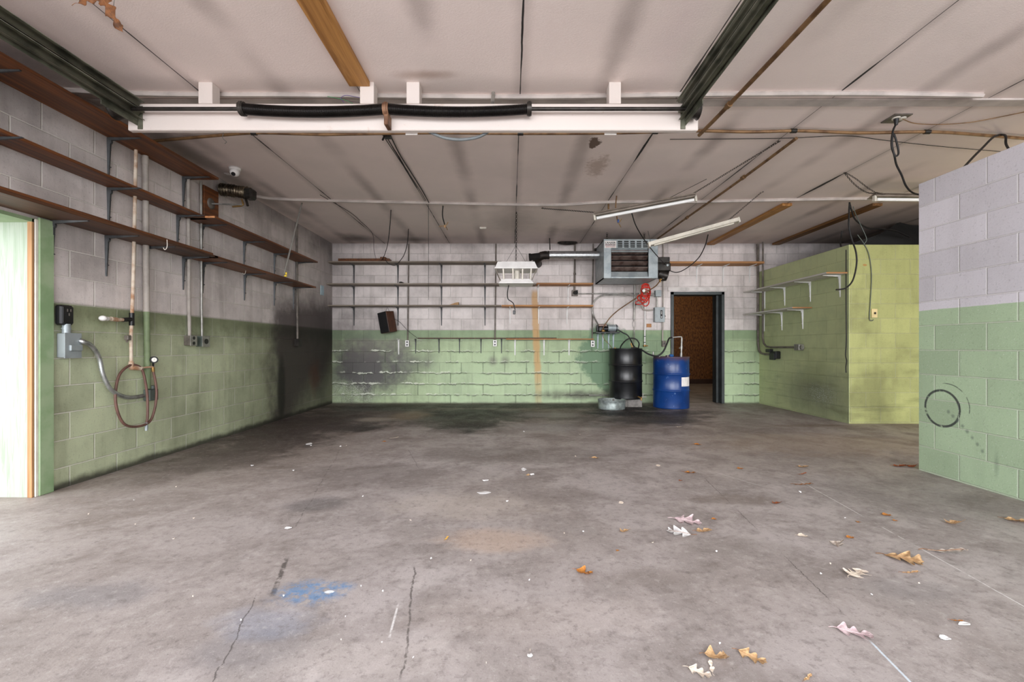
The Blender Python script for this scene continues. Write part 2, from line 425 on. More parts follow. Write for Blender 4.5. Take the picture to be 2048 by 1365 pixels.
c = nb.mix(nb.sm(.60, .42, ang)*nb.sm(.5,.65,mid)*.3, c, srgb(190,183,180))
c = nb.mix(nb.sm(-.6, -2.6, x + (mid-.5)*1.2)*.34, c, srgb(134,116,102))
bl = lambda cx, cy, ra, rb, soft, amp, nz: nb.blob(x, y, cx, cy, ra, rb, soft*.6, amp*.9, n3)
n3 = nb.noise(3.4, 7, .68, nb.vec(x, y*1.25, 0.0), .6)
# oil, soot and drum spills in the far half
c = nb.mix(bl(-1.0,7.5,3.6,1.25,.9,.9,mid)*.85, c, srgb(92,81,75))
c = nb.mix(nb.sm(4.2, 6.6, y + (mid-.5)*2.2)*.38, c, srgb(112,98,90))
for cx, cy, ra, rb, s, cc in ((-0.58,6.18,0.50,0.70,1.00,(42, 37, 34)), (-0.90,6.61,0.90,0.80,0.70,(62, 55, 50)), (-0.09,6.90,0.80,0.50,0.70,(64, 56, 52)), (-2.02,5.83,0.42,0.30,0.95,(48, 42, 39)), (-2.67,6.30,0.90,0.70,0.75,(66, 57, 53)), (-2.55,4.97,0.60,0.60,0.70,(74, 65, 60)), (-2.63,4.30,0.60,0.60,0.60,(84, 74, 68)), (1.84,7.11,0.75,0.42,1.00,(30, 27, 27)), (2.06,6.43,0.75,0.40,0.90,(50, 45, 43)), (1.21,6.10,0.80,0.30,0.50,(86, 78, 74)), (2.87,7.21,0.50,0.30,0.80,(48, 43, 41)), (0.44,5.87,0.50,0.35,0.60,(158, 152, 152)), (-2.62,6.43,0.14,0.50,0.70,(150, 128, 104)), (0.74,8.08,1.00,0.30,0.80,(56, 49, 46)), (-1.99,8.08,2.20,0.35,0.60,(74, 64, 58)), (-0.20,8.08,3.40,0.50,0.60,(84, 74, 68)), (-.75,7.0,1.15,.55,1.0,(44,39,36)), (-.5,7.35,.7,.3,.9,(40,36,34)), (-2.85,6.0,.85,1.7,.95,(70,60,56)), (-2.2,7.8,1.1,.45,.95,(56,50,46)), (-.05,8.0,1.6,.30,.90,(42,38,36)),
                              (2.05,7.75,.75,.5,.97,(30,28,28)), (2.4,6.85,.65,.32,.75,(58,53,50)), (1.3,6.6,1.0,.25,.55,(84,78,74)), (-2.9,4.3,.6,.9,.5,(100,90,84)),
                              (-1.55,6.9,.35,.45,.7,(150,132,112)), (-2.0,6.55,.28,.2,.6,(178,166,152)), (.55,7.0,.55,.28,.6,(150,144,142)),
                              (-1.1,3.7,.7,.35,.45,(104,94,90)), (.1,4.4,1.1,.35,.45,(106,97,92)), (-.3,3.0,.5,.28,.42,(198,186,176)), (-.1,2.45,.3,.16,.5,(192,166,146)),
                              (-1.3,3.0,.22,.15,.55,(92,88,88)), (.35,3.2,.35,.18,.4,(112,102,97)), (-.9,1.55,.22,.12,.5,(120,116,118)), (-1.8,1.9,.28,.12,.5,(122,118,120)),
                              (1.75,1.95,.22,.10,.35,(128,124,124)), (1.2,2.35,.3,.14,.35,(128,120,114)), (1.55,3.1,.32,.12,.6,(120,108,100)), (2.7,3.1,.7,.5,.4,(122,116,114)),
                              (.62,2.05,.2,.1,.5,(130,120,114)), (.1,1.75,.5,.16,.3,(186,174,168)), (-.5,1.5,.4,.12,.3,(196,186,180)), (3.4,4.9,1.4,.6,.4,(168,148,128)), (4.0,6.0,.8,.12,.5,(112,96,82)),
                              (2.2,5.2,.5,.10,.4,(122,110,102)), (1.1,5.5,.3,.08,.3,(170,164,160))):
    c = nb.mix(bl(cx, cy, ra, rb, .9, 1.0, mid)*s, c, srgb(*cc))
# rubber skids
c = nb.mix(nb.sm(.016,.006,nb.abs((x+1.055) - (y-2.05)*-.32))*nb.sm(1.88,1.93,y)*nb.sm(2.27,2.2,y)*nb.sm(.4,.55,fine)*.8, c, srgb(72,66,62))
# blue and pink paint rubbed in
c = nb.mix(bl(-.86,1.93,.16,.10,.9,1.1,mid)*nb.sm(.38,.62,fine)*.9, c, srgb(104,146,190))
c = nb.mix(bl(-.93,1.72,.20,.10,1,1.1,mid)*.32, c, srgb(140,152,174))
c = nb.mix(bl(-.78,1.93,.02,.012,.4,.6,fine), c, srgb(228,232,236))
# saw cuts, cracks, chalk lines
def line(xa, ya, xb, yb, w, wob, n):
    s = (xb-xa)/(yb-ya)
    e = nb.abs(x - xa - (y-ya)*s + (n-.5)*wob)
    lo, hi = min(ya,yb), max(ya,yb)
    return nb.sm(w, w*.35, e)*nb.sm(lo-.02, lo+.02, y)*nb.sm(hi+.02, hi-.02, y)
c = nb.mix(line(1.262,1.40,1.55,3.6,.0030,.035,fine)*nb.sm(.42,.54,mid)*.75, c, srgb(70,64,62))
c = nb.mix(line(1.25,1.40,1.28,1.60,.006,.01,mid)*.8, c, srgb(214,226,236))
c = nb.mix(line(2.03,1.40,2.27,3.55,.0042,.015,mid)*nb.sm(.40,.50,n3)*.8, c, srgb(226,224,222))
c = nb.mix(line(-.93,1.40,-1.08,1.9,.004,.07,n3)*nb.sm(.36,.5,fine)*.75, c, srgb(72,66,64))
c = nb.mix(line(-1.25,2.6,-1.75,4.6,.006,.06,mid)*nb.sm(.4,.6,fine)*.6, c, srgb(86,80,76))
c = nb.mix(line(-.345,1.43,-.46,2.15,.006,.06,n3)*nb.sm(.34,.5,fine)*.75, c, srgb(84,78,75))
c = nb.mix(line(-1.05,4.6,-.8,3.9,.006,.06,mid)*.4, c, srgb(92,86,82))
c = nb.mix(line(-.44,1.63,-.46,1.83,.006,.004,mid)*nb.sm(.35,.5,fine)*.9, c, srgb(222,218,216))
c = nb.mix(line(1.9,3.4,1.72,3.75,.006,.05,mid)*.5, c, srgb(224,224,224))
c = nb.mix(nb.sm(.035, .0, nb.abs(y - 6.05 - (mid-.5)*.35))*nb.sm(3.6,4.6,x)*.3, c, srgb(80,64,52))
c = nb.mix(nb.sm(.52,.68,fine)*.42, c, srgb(100,92,88)); c = nb.mix(nb.sm(.46,.32,fine)*.25, c, srgb(205,198,194)); c = nb.mix(nb.sm(.62,.70,grit)*.5, c, srgb(214,208,204)); c = nb.mix(nb.sm(.40,.32,grit)*.4, c, srgb(92,85,82))
c = nb.mix(nb.sm(.62,.72,nb.noise(60,2))*.3, c, srgb(90,83,80))
nb.col(c); nb.set(nb.sm(.3,.7,mid)*.25 + .48, 0, .35); nb.bump(fine*.5 + grit*.25, .004, .5)
m_floor = nb.mat
# ================================================================ room shell
mb = MB().box((-3.74,3.16,0),(XL,8.66,ZC)).box((-3.74,-.6,1.95),(XL,3.16,ZC))
struct('wall_left', mb, m_wl, 'long painted block wall, grey over green, with a sooty far end', 'wall')
mb = MB().box((XL,YB,0),(2.981,YB+.25,ZC)).box((2.981,YB,2.085),(3.981,YB+.25,ZC)).box((3.981,YB,0),(7.8,YB+.25,ZC))
struct('wall_back', mb, m_wb, 'stained back wall of painted blocks, off-white over green, with a doorway', 'wall')
mb = MB().box((XR,-.6,0),(XR+.2,3.85,2.446))
struct('wall_right', mb, m_wr, 'clean block wall, white over green, stopping short of the ceiling', 'wall')
mb = MB().box((XP,YP,0),(XP+.2,YB,ZP)).box((XP+.2,YP,0),(7.6,YP+.2,ZP))
struct('wall_partition', mb, m_wp, 'olive green block partition around a small corner room', 'wall')
m_plain = simple('dim_grey_block', (120,112,104), .8, 0, .15, 3)
struct('wall_side', MB().box((7.6,-.6,0),(7.8,8.66,ZC)), m_plain, 'plain block wall closing the side bay beyond the near wall', 'wall')
struct('ceiling', MB().box((-3.74,-.6,ZC),(7.8,8.66,ZC+.1)), m_ceil, 'grey ceiling boards with dark seams and dust streaks', 'ceiling')
struct('floor', MB().box((-6.5,-9,-.1),(9,YB+.05,0)), m_floor, 'worn stained concrete floor', 'floor')
m_floor2 = simple('bare_concrete', (128,118,108), .6, 0, .15, 3, .002, (100,90,80))
struct('floor_back', MB().box((1.9,YB+.05,-.1),(6.6,13.9,0)), m_floor2, 'bare concrete floor of the room through the doorway', 'floor')
nb = NB('strand_board'); nb.pos(); n = nb.noise(1, 3, .6, nb.vec(nb.x*26, nb.y, nb.z*14)); n3 = nb.noise(1.6, 4)
nb.col(nb.mix(nb.sm(.35,.68,n), nb.mix(n3, srgb(146,98,52), srgb(110,70,36)), srgb(72,42,20))); nb.set(.8); m_osb = nb.mat
struct('wall_far', MB().box((1.9,13.0,.12),(6.6,13.2,ZC)), m_osb, 'brown strand board wall of the room through the doorway', 'wall')
m_dark = simple('dark_brown_paint', (62,40,30), .7)
struct('baseboard_far', MB().box((1.9,12.96,0),(6.6,13.2,.13)), m_dark, 'dark base of the strand board wall through the doorway', 'baseboard')
struct('wall_inner', MB().box((1.7,YB+.25,0),(1.9,13.2,ZC)).box((6.6,YB+.25,0),(6.8,13.2,ZC)), m_osb, 'side walls of the room through the doorway', 'wall')
struct('ceiling_back', MB().box((1.7,YB+.25,2.7),(6.8,13.2,2.8)), m_plain, 'ceiling of the room through the doorway', 'ceiling')
# doorway frame (pressed steel) with a header strip above
m_frame = simple('dark_green_grey_metal', (58,64,64), .45, .2, .15, 8, .001)
m_raw = wood('raw_pine', (178,136,92), (142,98,60), 'z'); m_cream = simple('cream_paint', (226,220,208), .6, 0, .08, 9)
DT = thing('door_1', 'dark metal door frame without a door in the back wall', 'door frame', (3.47,YB,0)); DT['kind'] = 'structure'
x0, x1 = (1341-CU)/107.0, (1448-CU)/107.0
part('jamb', MB().bbox((x0,YB-.025,0),(x0+.055,YB+.26,2.085)), m_frame, DT)
part('jamb', MB().bbox((x1-.055,YB-.025,0),(x1,YB+.26,2.085)).bbox((x1-.10,YB+.10,0),(x1-.055,YB+.26,2.03)), m_frame, DT)
part('head', MB().bbox((x0,YB-.025,2.03),(x1,YB+.26,2.085)), m_frame, DT)
m_wtrim = simple('chalky_white_paint', (214,208,204), .7, 0, .12, 7)
struct('trim_1', MB().bbox((2.93,YB-.02,2.10),(4.02,YB+.01,2.17)), m_wtrim, 'off-white lintel strip over the doorway', 'trim')
# opening in the near part of the long wall
nb = NB('brushed_pale_green_paint'); nb.pos(); n = nb.noise(1, 4, .65, nb.vec(nb.x*40, nb.y, nb.z*2.2), 1.2); n3 = nb.noise(30,3)
nb.col(nb.mix(nb.sm(.42,.66,n)*.6, srgb(160,170,154), srgb(126,146,118))); nb.set(.6); nb.bump(n + n3*.2, .004, .5); m_jamb = nb.mat
m_trimgreen = simple('scuffed_green_paint', (160,180,144), .6, 0, .10, 5, .0, (132,160,118))
struct('trim_2', MB().box((-3.74,3.148,0),(XL-.012,3.16,1.95)), m_jamb, 'pale green plywood lining of the side doorway, bright with daylight', 'trim')
struct('trim_3', MB().bbox((XL,3.17,0),(XL+.02,3.272,1.965)), m_trimgreen, 'green casing board beside the side doorway', 'trim')
struct('trim_4', MB().bbox((XL-.03,3.132,0),(XL+.004,3.150,1.95), .003), m_raw, 'bare wood edge strip in the side doorway', 'trim')
struct('trim_5', MB().bbox((XL,3.150,0),(XL+.012,3.171,1.95), .003), m_cream, 'cream filler strip beside the bare wood edge', 'trim')
struct('trim_6', MB().box((-3.74,1.0,1.925),(XL+.004,3.148,1.95)), m_trimgreen, 'green head lining of the side doorway', 'trim')
# ceiling battens
m_bat = simple('dusty_white_trim', (196,186,180), .7, 0, .12, 5)
b = spl([C(u,v,.012) for u,v in ((60,176),(300,187),(600,189),(1040,193),(1400,188),(1700,186),(1965,190))], 6)
mb = MB().tube([p + Vector((0,0,-.004)) for p in b], .019, 6, True, False)
struct('trim_7', mb, m_bat, 'raised white bead across the ceiling in front of the beam', 'trim')
struct('trim_8', MB().bbox((-3.3,3.50,ZC-.014),(6.2,3.60,ZC+.002)), m_bat, 'flat white board across the ceiling behind the bead', 'trim')
b = spl([C(u,v,.012) for u,v in ((508,392),(560,398),(700,402),(890,406),(1035,409),(1130,409),(1220,404),(1400,403),(1600,399),(1760,397),(2050,397))], 6)
struct('trim_9', MB().tube(b, .024, 6, True, False), m_bat, 'sagging white bead across the ceiling towards the back', 'trim')
struct('trim_10', MB().bbox((4.05,3.30,ZC-.05),(6.2,3.44,ZC)), m_bat, 'white boxed trim across the ceiling over the near block wall', 'trim')
# ================================================================ object materials
m_brown = wood('dark_stained_board', (128,74,34), (84,46,20), 'y', .5, 30)
m_brown2 = wood('blackened_board', (94,58,34), (54,34,22), 'y', .55, 34)
m_cut = simple('fresh_cut_wood', (204,142,92), .8, 0, .15, 30)
m_greyb = wood('dusty_grey_board', (150,140,128), (112,100,88), 'x', .8, 30)
m_tan = wood('tan_board', (188,138,88), (152,104,62), 'x', .7, 34)
m_orange = wood('honey_pine', (190,138,76), (140,94,46), 'y', .6, 24)
m_orange2 = wood('brown_pine', (138,98,54), (100,68,36), 'y', .65, 24)
m_wshelf = wood('white_painted_board', (214,212,206), (196,192,184), 'y', .5, 20)
m_brk = simple('dark_grey_steel', (74,76,78), .5, .3, .15, 14)
m_brkw = simple('white_enamel', (232,232,230), .35, 0, .05, 9)
m_brkb = simple('pale_blue_grey_enamel', (172,184,192), .4, .1, .08, 9)
m_white = simple('white_plastic', (232,230,228), .4, 0, .05, 9)
m_black = simple('black_plastic', (22,22,24), .4, 0, .2, 12)
m_rubber = simple('black_rubber', (28,28,28), .5, 0, .2, 12)
m_cable = simple('black_cable', (24,22,22), .55)
m_galv = simple('galvanized_steel', (168,176,178), .48, .35, .10, 9, 0, (146,156,160))
m_foil = simple('corrugated_foil', (206,210,212), .28, .9, .12, 20, .004)
m_grey = simple('grey_enamel', (150,158,160), .45, .1, .08, 9)
m_greyd = simple('grey_green_enamel', (96,106,100), .5, .1, .1, 9)
m_cond = simple('zinc_conduit', (168,166,160), .4, .6, .18, 12)
m_condd = simple('dirty_conduit', (122,114,106), .55, .3, .2, 10)
m_pwhite = simple('painted_grey_pipe', (176,168,160), .6, 0, .12, 8)
m_pgreen = simple('painted_green_pipe', (126,142,106), .6, 0, .12, 8)
m_rust = simple('rusty_white_pipe', (220,206,188), .7, 0, .1, 10, 0, (172,128,94))
m_brass = simple('brass', (170,134,80), .4, .7, .2, 14)
m_copper = simple('brown_conduit', (140,108,74), .5, .3, .18, 9, 0, (98,70,46))
m_steel = simple('oily_dark_steel', (56,52,48), .4, .5, .25, 14)
m_track = simple('weathered_galvanized', (122,122,106), .45, .4, .2, 6, 0, (72,74,62))
m_spring = simple('greased_black_steel', (34,30,28), .35, .5, .25, 9)
nb = NB('glossy_off_white_paint'); nb.pos(); bn = nb.noise(7, 5, .7)
nb.col(nb.mix(nb.sm(.62,.70,bn)*.30, nb.mix(nb.noise(2.5,3)*.3, srgb(216,206,200), srgb(200,188,180)), srgb(176,140,116))); nb.set(.55); nb.bump(nb.noise(40,3), .002, .4); m_beam = nb.mat
m_dial = simple('dial_face', (236,234,226), .4, 0, .02)
m_hosebr = simple('brown_rubber', (112,80,70), .55, 0, .15, 12)
m_red = simple('red_hose_plastic', (206,48,30), .4, 0, .15, 12)
m_bd = simple('black_drum_paint', (26,27,30), .30, 0, .3, 5)
m_blue = NB('blue_drum_paint'); nb = m_blue; nb.pos(True)
sc = nb.noise(14, 5, .7); c0 = nb.mix(nb.sm(.4,.7,nb.noise(3,3)), srgb(18,60,124), srgb(14,46,100))
c0 = nb.mix(nb.sm(.64,.70,sc)*.55, c0, srgb(120,150,190)); c0 = nb.mix(nb.sm(.80,.885,nb.z + (nb.noise(6,4)-.5)*.14)*.7, c0, srgb(96,66,46))
nb.col(c0); nb.set(.3); m_blue = nb.mat
m_paper = simple('paper', (238,234,230), .8, 0, .06, 20)
m_conc = simple('grey_concrete_block', (136,132,128), .9, 0, .15, 18, .004)
m_tube = simple('fluorescent_glass', (240,240,238), .25, 0, .02)
m_chan = simple('cream_enamel_channel', (220,214,200), .45, 0, .08, 9)
m_chand = simple('dusty_brown_reflector', (150,138,126), .6, 0, .15, 9)
m_ivory = simple('ivory_plastic', (226,206,150), .45, 0, .06)
m_speakw = wood('walnut_veneer', (88,52,34), (58,34,24), 'z', .5, 40)
m_cloth = simple('black_grille_cloth', (18,17,18), .9)
m_card = simple('cardboard', (188,150,108), .8, 0, .1, 14)
m_red2 = simple('dark_red_print', (166,70,78), .6, 0, .05)
m_ink = simple('black_ink', (28,26,30), .6, 0, .05)
m_heat = simple('heat_stained_steel', (136,118,110), .5, .5, .25, 8, 0, (84,62,54))
m_void = simple('soot_black', (22,18,17), .9)
m_bluecard = simple('pale_blue_card', (186,210,220), .6, 0, .08, 20)
m_duct = simple('charred_duct', (52,44,40), .55, .4, .35, 9)

# ---------------------------------------------------------------- shelf brackets
def bracket_mesh(name, mat, arm=.25, leg=.33, w=.030):
    """pressed L bracket: wall plane x=0, arm along +x, leg along -z"""
    outer, inner, hw = [], [], []
    N = 8
    for i in range(N+1):                                   # arm tip to corner
        t = i/N; x = arm*(1-t)
        outer.append((x, 0)); inner.append((max(x, .03), -(.006 + .018*t))); hw.append(w*(.28 + .22*t))
    outer += [(0, 0)]; inner += [(.034, -.034)]; hw += [w*.5]
    for i in range(N+1):                                   # corner to leg foot
        t = i/N; z = -leg*t
        outer.append((0, min(z, -.002))); inner.append((.024 - .016*t, min(z, -.05*(1-t) - .0))); hw.append(w*(.5 - .26*t))
    inner[N+2] = (.026, -.052)
    mb = MB(); vs = []
    for o, i_, h in zip(outer, inner, hw):
        vs += [Vector((o[0], -h, o[1])), Vector((o[0], h, o[1])), Vector((i_[0], h*.55, i_[1])), Vector((i_[0], 0, i_[1]-.0001)), Vector((i_[0], -h*.55, i_[1]))]
    n = len(outer); fs = []
    for i in range(n-1):
        for k in range(5):
            fs.append((i*5+k, (i+1)*5+k, (i+1)*5+(k+1) % 5, i*5+(k+1) % 5))
    mb.add(vs, fs + [(0,1,2,3,4), tuple((n-1)*5+k for k in (4,3,2,1,0))])
    for z in (-.10*leg/.33, -.24*leg/.33): mb.cyl((.012, 0, z), (.024, 0, z), .0045, 8)
    return mb.mesh(name, mat)
BM = {'dark': bracket_mesh('dark_bracket', m_brk, .27, .335), 'white': bracket_mesh('white_bracket', m_brkw, .25, .30),
      'grey': bracket_mesh('grey_bracket', m_brk, .25, .34, .034), 'small': bracket_mesh('small_bracket', m_brk, .10, .27, .028), 'pale': bracket_mesh('pale_bracket', m_brkb, .22, .28, .04),
      'smallw': bracket_mesh('small_white_bracket', m_brkw, .12, .29, .04), 'pw': bracket_mesh('short_white_bracket', m_brkw, .25, .31)}
def bracket(kind, at, facing, parent=None, label=None):
    """facing: rotation about z of the arm"""
    org = ORI[parent.name] if parent is not None else Vector((0,0,0))
    o = link('bracket' if parent is not None else 'shelf_bracket', BM[kind], parent, Vector(at) - org, (0,0,facing))
    if label: o['label'] = label
    return o
# ---------------------------------------------------------------- shelves on the long wall
def long_shelf(label, za, w, y0, y1, ys, mat, double=False, cut=False, t=.022):
    z = H + za
    T = thing('mounted_shelf', label, 'shelf', (XL+w/2, (y0+y1)/2, z), 'brown shelves on the long wall')
    part('board', MB().bbox((XL+.004,y0,z),(XL+w,y1,z+t), .003), mat, T)
    if double:
        part('top_board', MB().bbox((XL+.004,y0,z+t),(XL+w-.012,y1-.06,z+t+.02), .003), m_brown, T)
    if cut: part('cut_end', MB().bbox((XL+.02,y0-.006,z+.001),(XL+w-.002,y0,z+t-.002), .001), m_cut, T, 'pale raw sawn end')
    for y in ys: bracket('dark', (XL+.001, y, z-.0005), 0, T)
    return T
long_shelf('uppermost brown shelf board on the long wall, tight under the ceiling', 1.737, .31, 1.6, 4.67, (2.817,3.73,4.58), m_brown)
long_shelf('narrow brown middle shelf nearer the side doorway, on the long wall', 1.322, .215, 1.6, 4.66, (2.83,3.73,4.50), m_brown)
long_shelf('brown middle shelf running to the far corner of the long wall', 1.322, .315, 4.60, 7.05, (4.85,5.62,6.34,6.99), m_brown, cut=True)
long_shelf('lowest doubled dark shelf over the side doorway and grey switch box', .921, .31, 1.6, 4.66, (3.27,3.71,4.11,4.58), m_brown2, double=True)
long_shelf('lowest brown shelf running to the sooty far corner', .921, .31, 4.60, 7.0, (4.87,5.63,6.34,6.90), m_brown, cut=True)
for (u,v),lab in (((334,497),'pale wire hook under the doubled dark shelf'),((491,547),'pale wire hook under the lowest shelf near the far corner')):
    x, y = XL+.2, None
    q = P(u, v, 4.11*.95 if u < 400 else 5.63*.96)
    solo('wire_hook', MB().tube(spl([q+Vector((0,0,.075)), q+Vector((.002,0,.03)), q+Vector((-.004,0,0)), q+Vector((-.02,0,-.012)), q+Vector((-.032,0,.006))], 5), .0028, 6), m_cream, lab, 'hook')
# ---------------------------------------------------------------- services on the long wall
T = thing('water_pipe', 'thin rusty white pipe on the long wall with spigot and pressure gauge', 'pipe', (XL+.05, 3.97, H-.2))
top = L(272,300,.05); bot = L(262.5,735,.05)
mid_ = L(266,640,.05); tee = L(263.5,639,.05); red = L(263,665,.05)
part('pipe', MB().tube([top, L(269,440,.05), L(266,580,.05), tee, L(262,672,.05), bot], .0135, 12), m_rust, T)
part('tee', MB().cyl(tee+Vector((0,0,.055)), tee-Vector((0,0,.055)), .02, 12).cyl(tee, L(245,640,.06), .018, 12), m_black, T, 'black tee fitting')
part('spigot', MB().cyl(L(247,640,.06), L(236,640,.065), .014, 12).cyl(L(236,640,.065), L(222,638,.07), .017, 12).cyl(L(222,638,.07), L(213,637.5,.075), .014, 12), m_rust, T)
part('plug', roundmap(L(206,637,.08), .03, .026, .022, 12, 8).cyl(L(215,638,.075), L(203,637,.08), .017), m_white, T, 'white caked end plug')
part('valve', MB().bbox(L(256,676,.07)-Vector((.02,.02,.022)), L(256,676,.07)+Vector((.015,.02,.022)), .005).cyl(L(254,684,.09), L(256,676,.06), .008), m_condd, T)
part('elbow', MB().tube(spl([bot+Vector((0,0,.05)), bot, L(268,736,.055), L(281,737,.06)], 6), .02, 12).cyl(L(281,736.5,.06), L(306,734,.07), .0085, 10), m_rust, T)
g = L(307,720,.085)
gm = MB().cyl(g+Vector((-.01,.012,0)), g+Vector((.016,-.012,0)), .031, 24)
gp = part('gauge', gm.cyl(L(306,734,.07), g, .008), m_black, T, 'black pressure gauge')
dn = Vector((.026,-.024,0)).normalized(); gc = g + Vector((.0165,-.0125,0))
part('dial', MB().cyl(gc, gc + dn*.001, .020, 24), m_dial, gp); part('needle', MB().cyl(gc+dn*.0015, gc+dn*.0015+Vector((0,.004,.018)), .0012, 6), m_ink, gp)
hz = [(306,740),(311,765),(313,790),(309,820),(298,845),(272,854),(248,848),(234,820),(231,785),(239,750),(258,732),(272,731),(284,740),(291,765),(295,800),(295,835),(293,846)]
ho = spl([L(u,v,.075 + .02*math.sin(i*.5)) for i,(u,v) in enumerate(hz)], 10)
T2 = thing('air_hose', 'brown rubber hose looped under the thin rusty pipe', 'hose', L(270,855,.07))
part('hose', MB().tube(ho, .0105, 10), m_hosebr, T2)
part('coupling', MB().cyl(L(293,846,.09), L(293,853,.09), .012).cyl(L(293,853,.09), L(292.5,862,.09), .014, 12, .011), m_galv, T2, 'grey metal coupling')
part('fitting', MB().cyl(L(306,735,.075), L(306.5,744,.075), .013), m_brass, T2, 'brass hose fitting')
T = thing('conduit', 'thick pipe painted grey above and green below, beside the rusty pipe', 'pipe', L(294,800,.04))
part('upper_pipe', MB().cyl(L(290.5,312,.04), L(293,622,.04), .024).cyl(L(290.4,316,.04), L(290.5,330,.04), .028).cyl(L(293,619,.04), L(293,624,.04), .027), m_pwhite, T)
part('lower_pipe', MB().cyl(L(293,622,.04), L(295.5,778,.04), .024), m_pgreen, T, 'green lower pipe')
q = L(294.5,790,.0)
part('junction_box', MB().bbox(q+Vector((.002,-.052,-.052)), q+Vector((.065,.052,.052)), .006).cyl(q+Vector((.045,0,.055)), q+Vector((.045,0,.085)), .03), m_greyd, T, 'dark grey junction box')
T = thing('safety_switch', 'grey metal switch box by the side doorway, black cover above it', 'switch box', L(136,720,.04))
a, b_ = L(115,716,.0), L(150,668,.0)
part('case', MB().bbox((XL+.002,3.303,a.z),(XL+.06,3.428,b_.z+.0), .005), m_grey, T)
part('lid', MB().bbox((XL+.06,3.300,a.z-.004),(XL+.068,3.431,b_.z+.003), .003), m_grey, T)
part('grip', MB().bbox((XL+.066,3.33,a.z+.05),(XL+.084,3.425,a.z+.095), .009), m_galv, T, 'raised rounded grip')
part('nipple', MB().cyl((XL+.035,3.345,b_.z), (XL+.035,3.345,b_.z+.07), .025).cyl((XL+.035,3.345,b_.z+.03), (XL+.035,3.345,b_.z+.04), .029), m_galv, T)
zt = b_.z+.06
pr = part('receptacle_cover', MB().bbox((XL+.002,3.285,zt),(XL+.055,3.385,zt+.148), .014).bbox((XL+.05,3.295,zt+.015),(XL+.06,3.375,zt+.135), .004), m_black, T, 'glossy black receptacle cover')
for dy, dz in ((3.325,.10),(3.35,.10),(3.338,.07)): part('slot', MB().bbox((XL+.059,dy,zt+dz),(XL+.062,dy+.008,zt+dz+.02), .001), m_condd, pr)
fx = spl([L(156,681,.045),(L(166,684,.085)),L(183,693,.075),L(198,716,.06),(L(206,750,.06)),L(222,780,.06),L(248,794,.055),L(270,795,.05),L(286,792,.05)], 14)
m_n = len(fx)
solo('flexible_conduit', MB().tube([fx[0].lerp(fx[0],0)] + fx, lambda i,t: .0185 if i % 2 else .0150, 12), m_foil, 'ribbed silver conduit curving from the grey switch box to a small box', 'conduit')
def outlet_run(name, label, u0, v0, u1, v1, mat, boxm, plug, r=.014, bs=(.045,.06,.05), top_mat=None):
    a = L(u0,v0,.03); b = L(u1,v1,.03)
    T = thing(name, label, 'outlet', (XL+.03, b.y, b.z-.06))
    k = a.lerp(b, .8)
    part('conduit', MB().tube([a, Vector((k.x, a.y*.4+b.y*.6, k.z)), b], r, 10), mat, T)
    part('box', MB().bbox((XL+.002,b.y-bs[0],b.z-bs[2]*2),(XL+.07,b.y+bs[0],b.z), .004), boxm, T)
    f = part('faceplate', MB().bbox((XL+.07,b.y-bs[0]-.004,b.z-bs[2]*2-.004),(XL+.076,b.y+bs[0]+.004,b.z+.004), .002), m_cond if plug else m_steel, T)
    if plug == 'duplex':
        for s in (-.026,.026): part('socket', MB().cyl((XL+.076,b.y,b.z-bs[2]+s),(XL+.079,b.y,b.z-bs[2]+s), .017, 16), m_black, f)
    elif plug == 'round': part('socket', MB().cyl((XL+.076,b.y,b.z-bs[2]),(XL+.081,b.y,b.z-bs[2]), .028, 20), m_black, f)
    return T
outlet_run('power_outlet', 'two-socket outlet box under a grey pipe on the green long wall', 376.5,352, 379,672, m_pwhite, m_condd, 'duplex', .017)
outlet_run('power_outlet', 'round-socket outlet box under a thin metal conduit on the long wall', 402,362, 404,673, m_cond, m_greyd, 'round', .0125, (.055,.06,.055))
outlet_run('power_outlet', 'small dark box and conduit on the sootiest stretch of the long wall', 593.5,446, 595,678, m_condd, m_steel, '', .017, (.055,.05,.06))
q = L(410,388,0)
T = thing('mounting_block', 'brown wooden block with metal flange under the top shelf end', 'block', (XL+.03,q.y,q.z-.15))
part('board', MB().bbox((XL+.002,4.84,H+1.40),(XL+.04,5.08,H+1.75), .003), m_brown, T)
fl = Vector((XL+.04, 4.95, H+1.58))
part('flange', MB().lathe([(.0001,.012),(.04,.012),(.062,.004),(.062,0)], fl, 20, True, Matrix.Rotation(PI/2,3,'Y')), m_condd, T)
part('rod', MB().cyl(fl, fl+Vector((.33,.02,-.005)), .009), m_cond, T)
rf = random.Random(3)
dd = [Vector((XL+.03,5.13,H+1.80)), Vector((XL+.15,5.14,H+1.79)), Vector((XL+.26,5.15,H+1.775)), Vector((XL+.33,5.16,H+1.77))]
T = thing('metal_duct', 'crumpled greasy foil duct stub beside the wooden block under the ceiling', 'duct', dd[0])
part('foil', MB().tube(spl(dd,14), lambda i,t: .062 + .010*math.sin(i*1.9) + rf.uniform(-.006,.006), 14), simple('greasy_foil', (120,108,90), .35, .8, .35, 9, .003), T)
part('clamp', MB().bbox(dd[3]+Vector((-.03,-.07,-.075)), dd[3]+Vector((.07,.06,.045)), .02).cyl(dd[3]+Vector((-.02,-.02,-.07)), dd[3]+Vector((.02,-.05,-.16)), .014), m_steel, T, 'oily black clamp')
part('hook', MB().tube(spl([dd[3]+Vector((-.06,-.03,-.08)), dd[3]+Vector((-.05,-.03,-.15)), dd[3]+Vector((-.16,-.04,-.17))],6), .010, 8), m_brass, T)
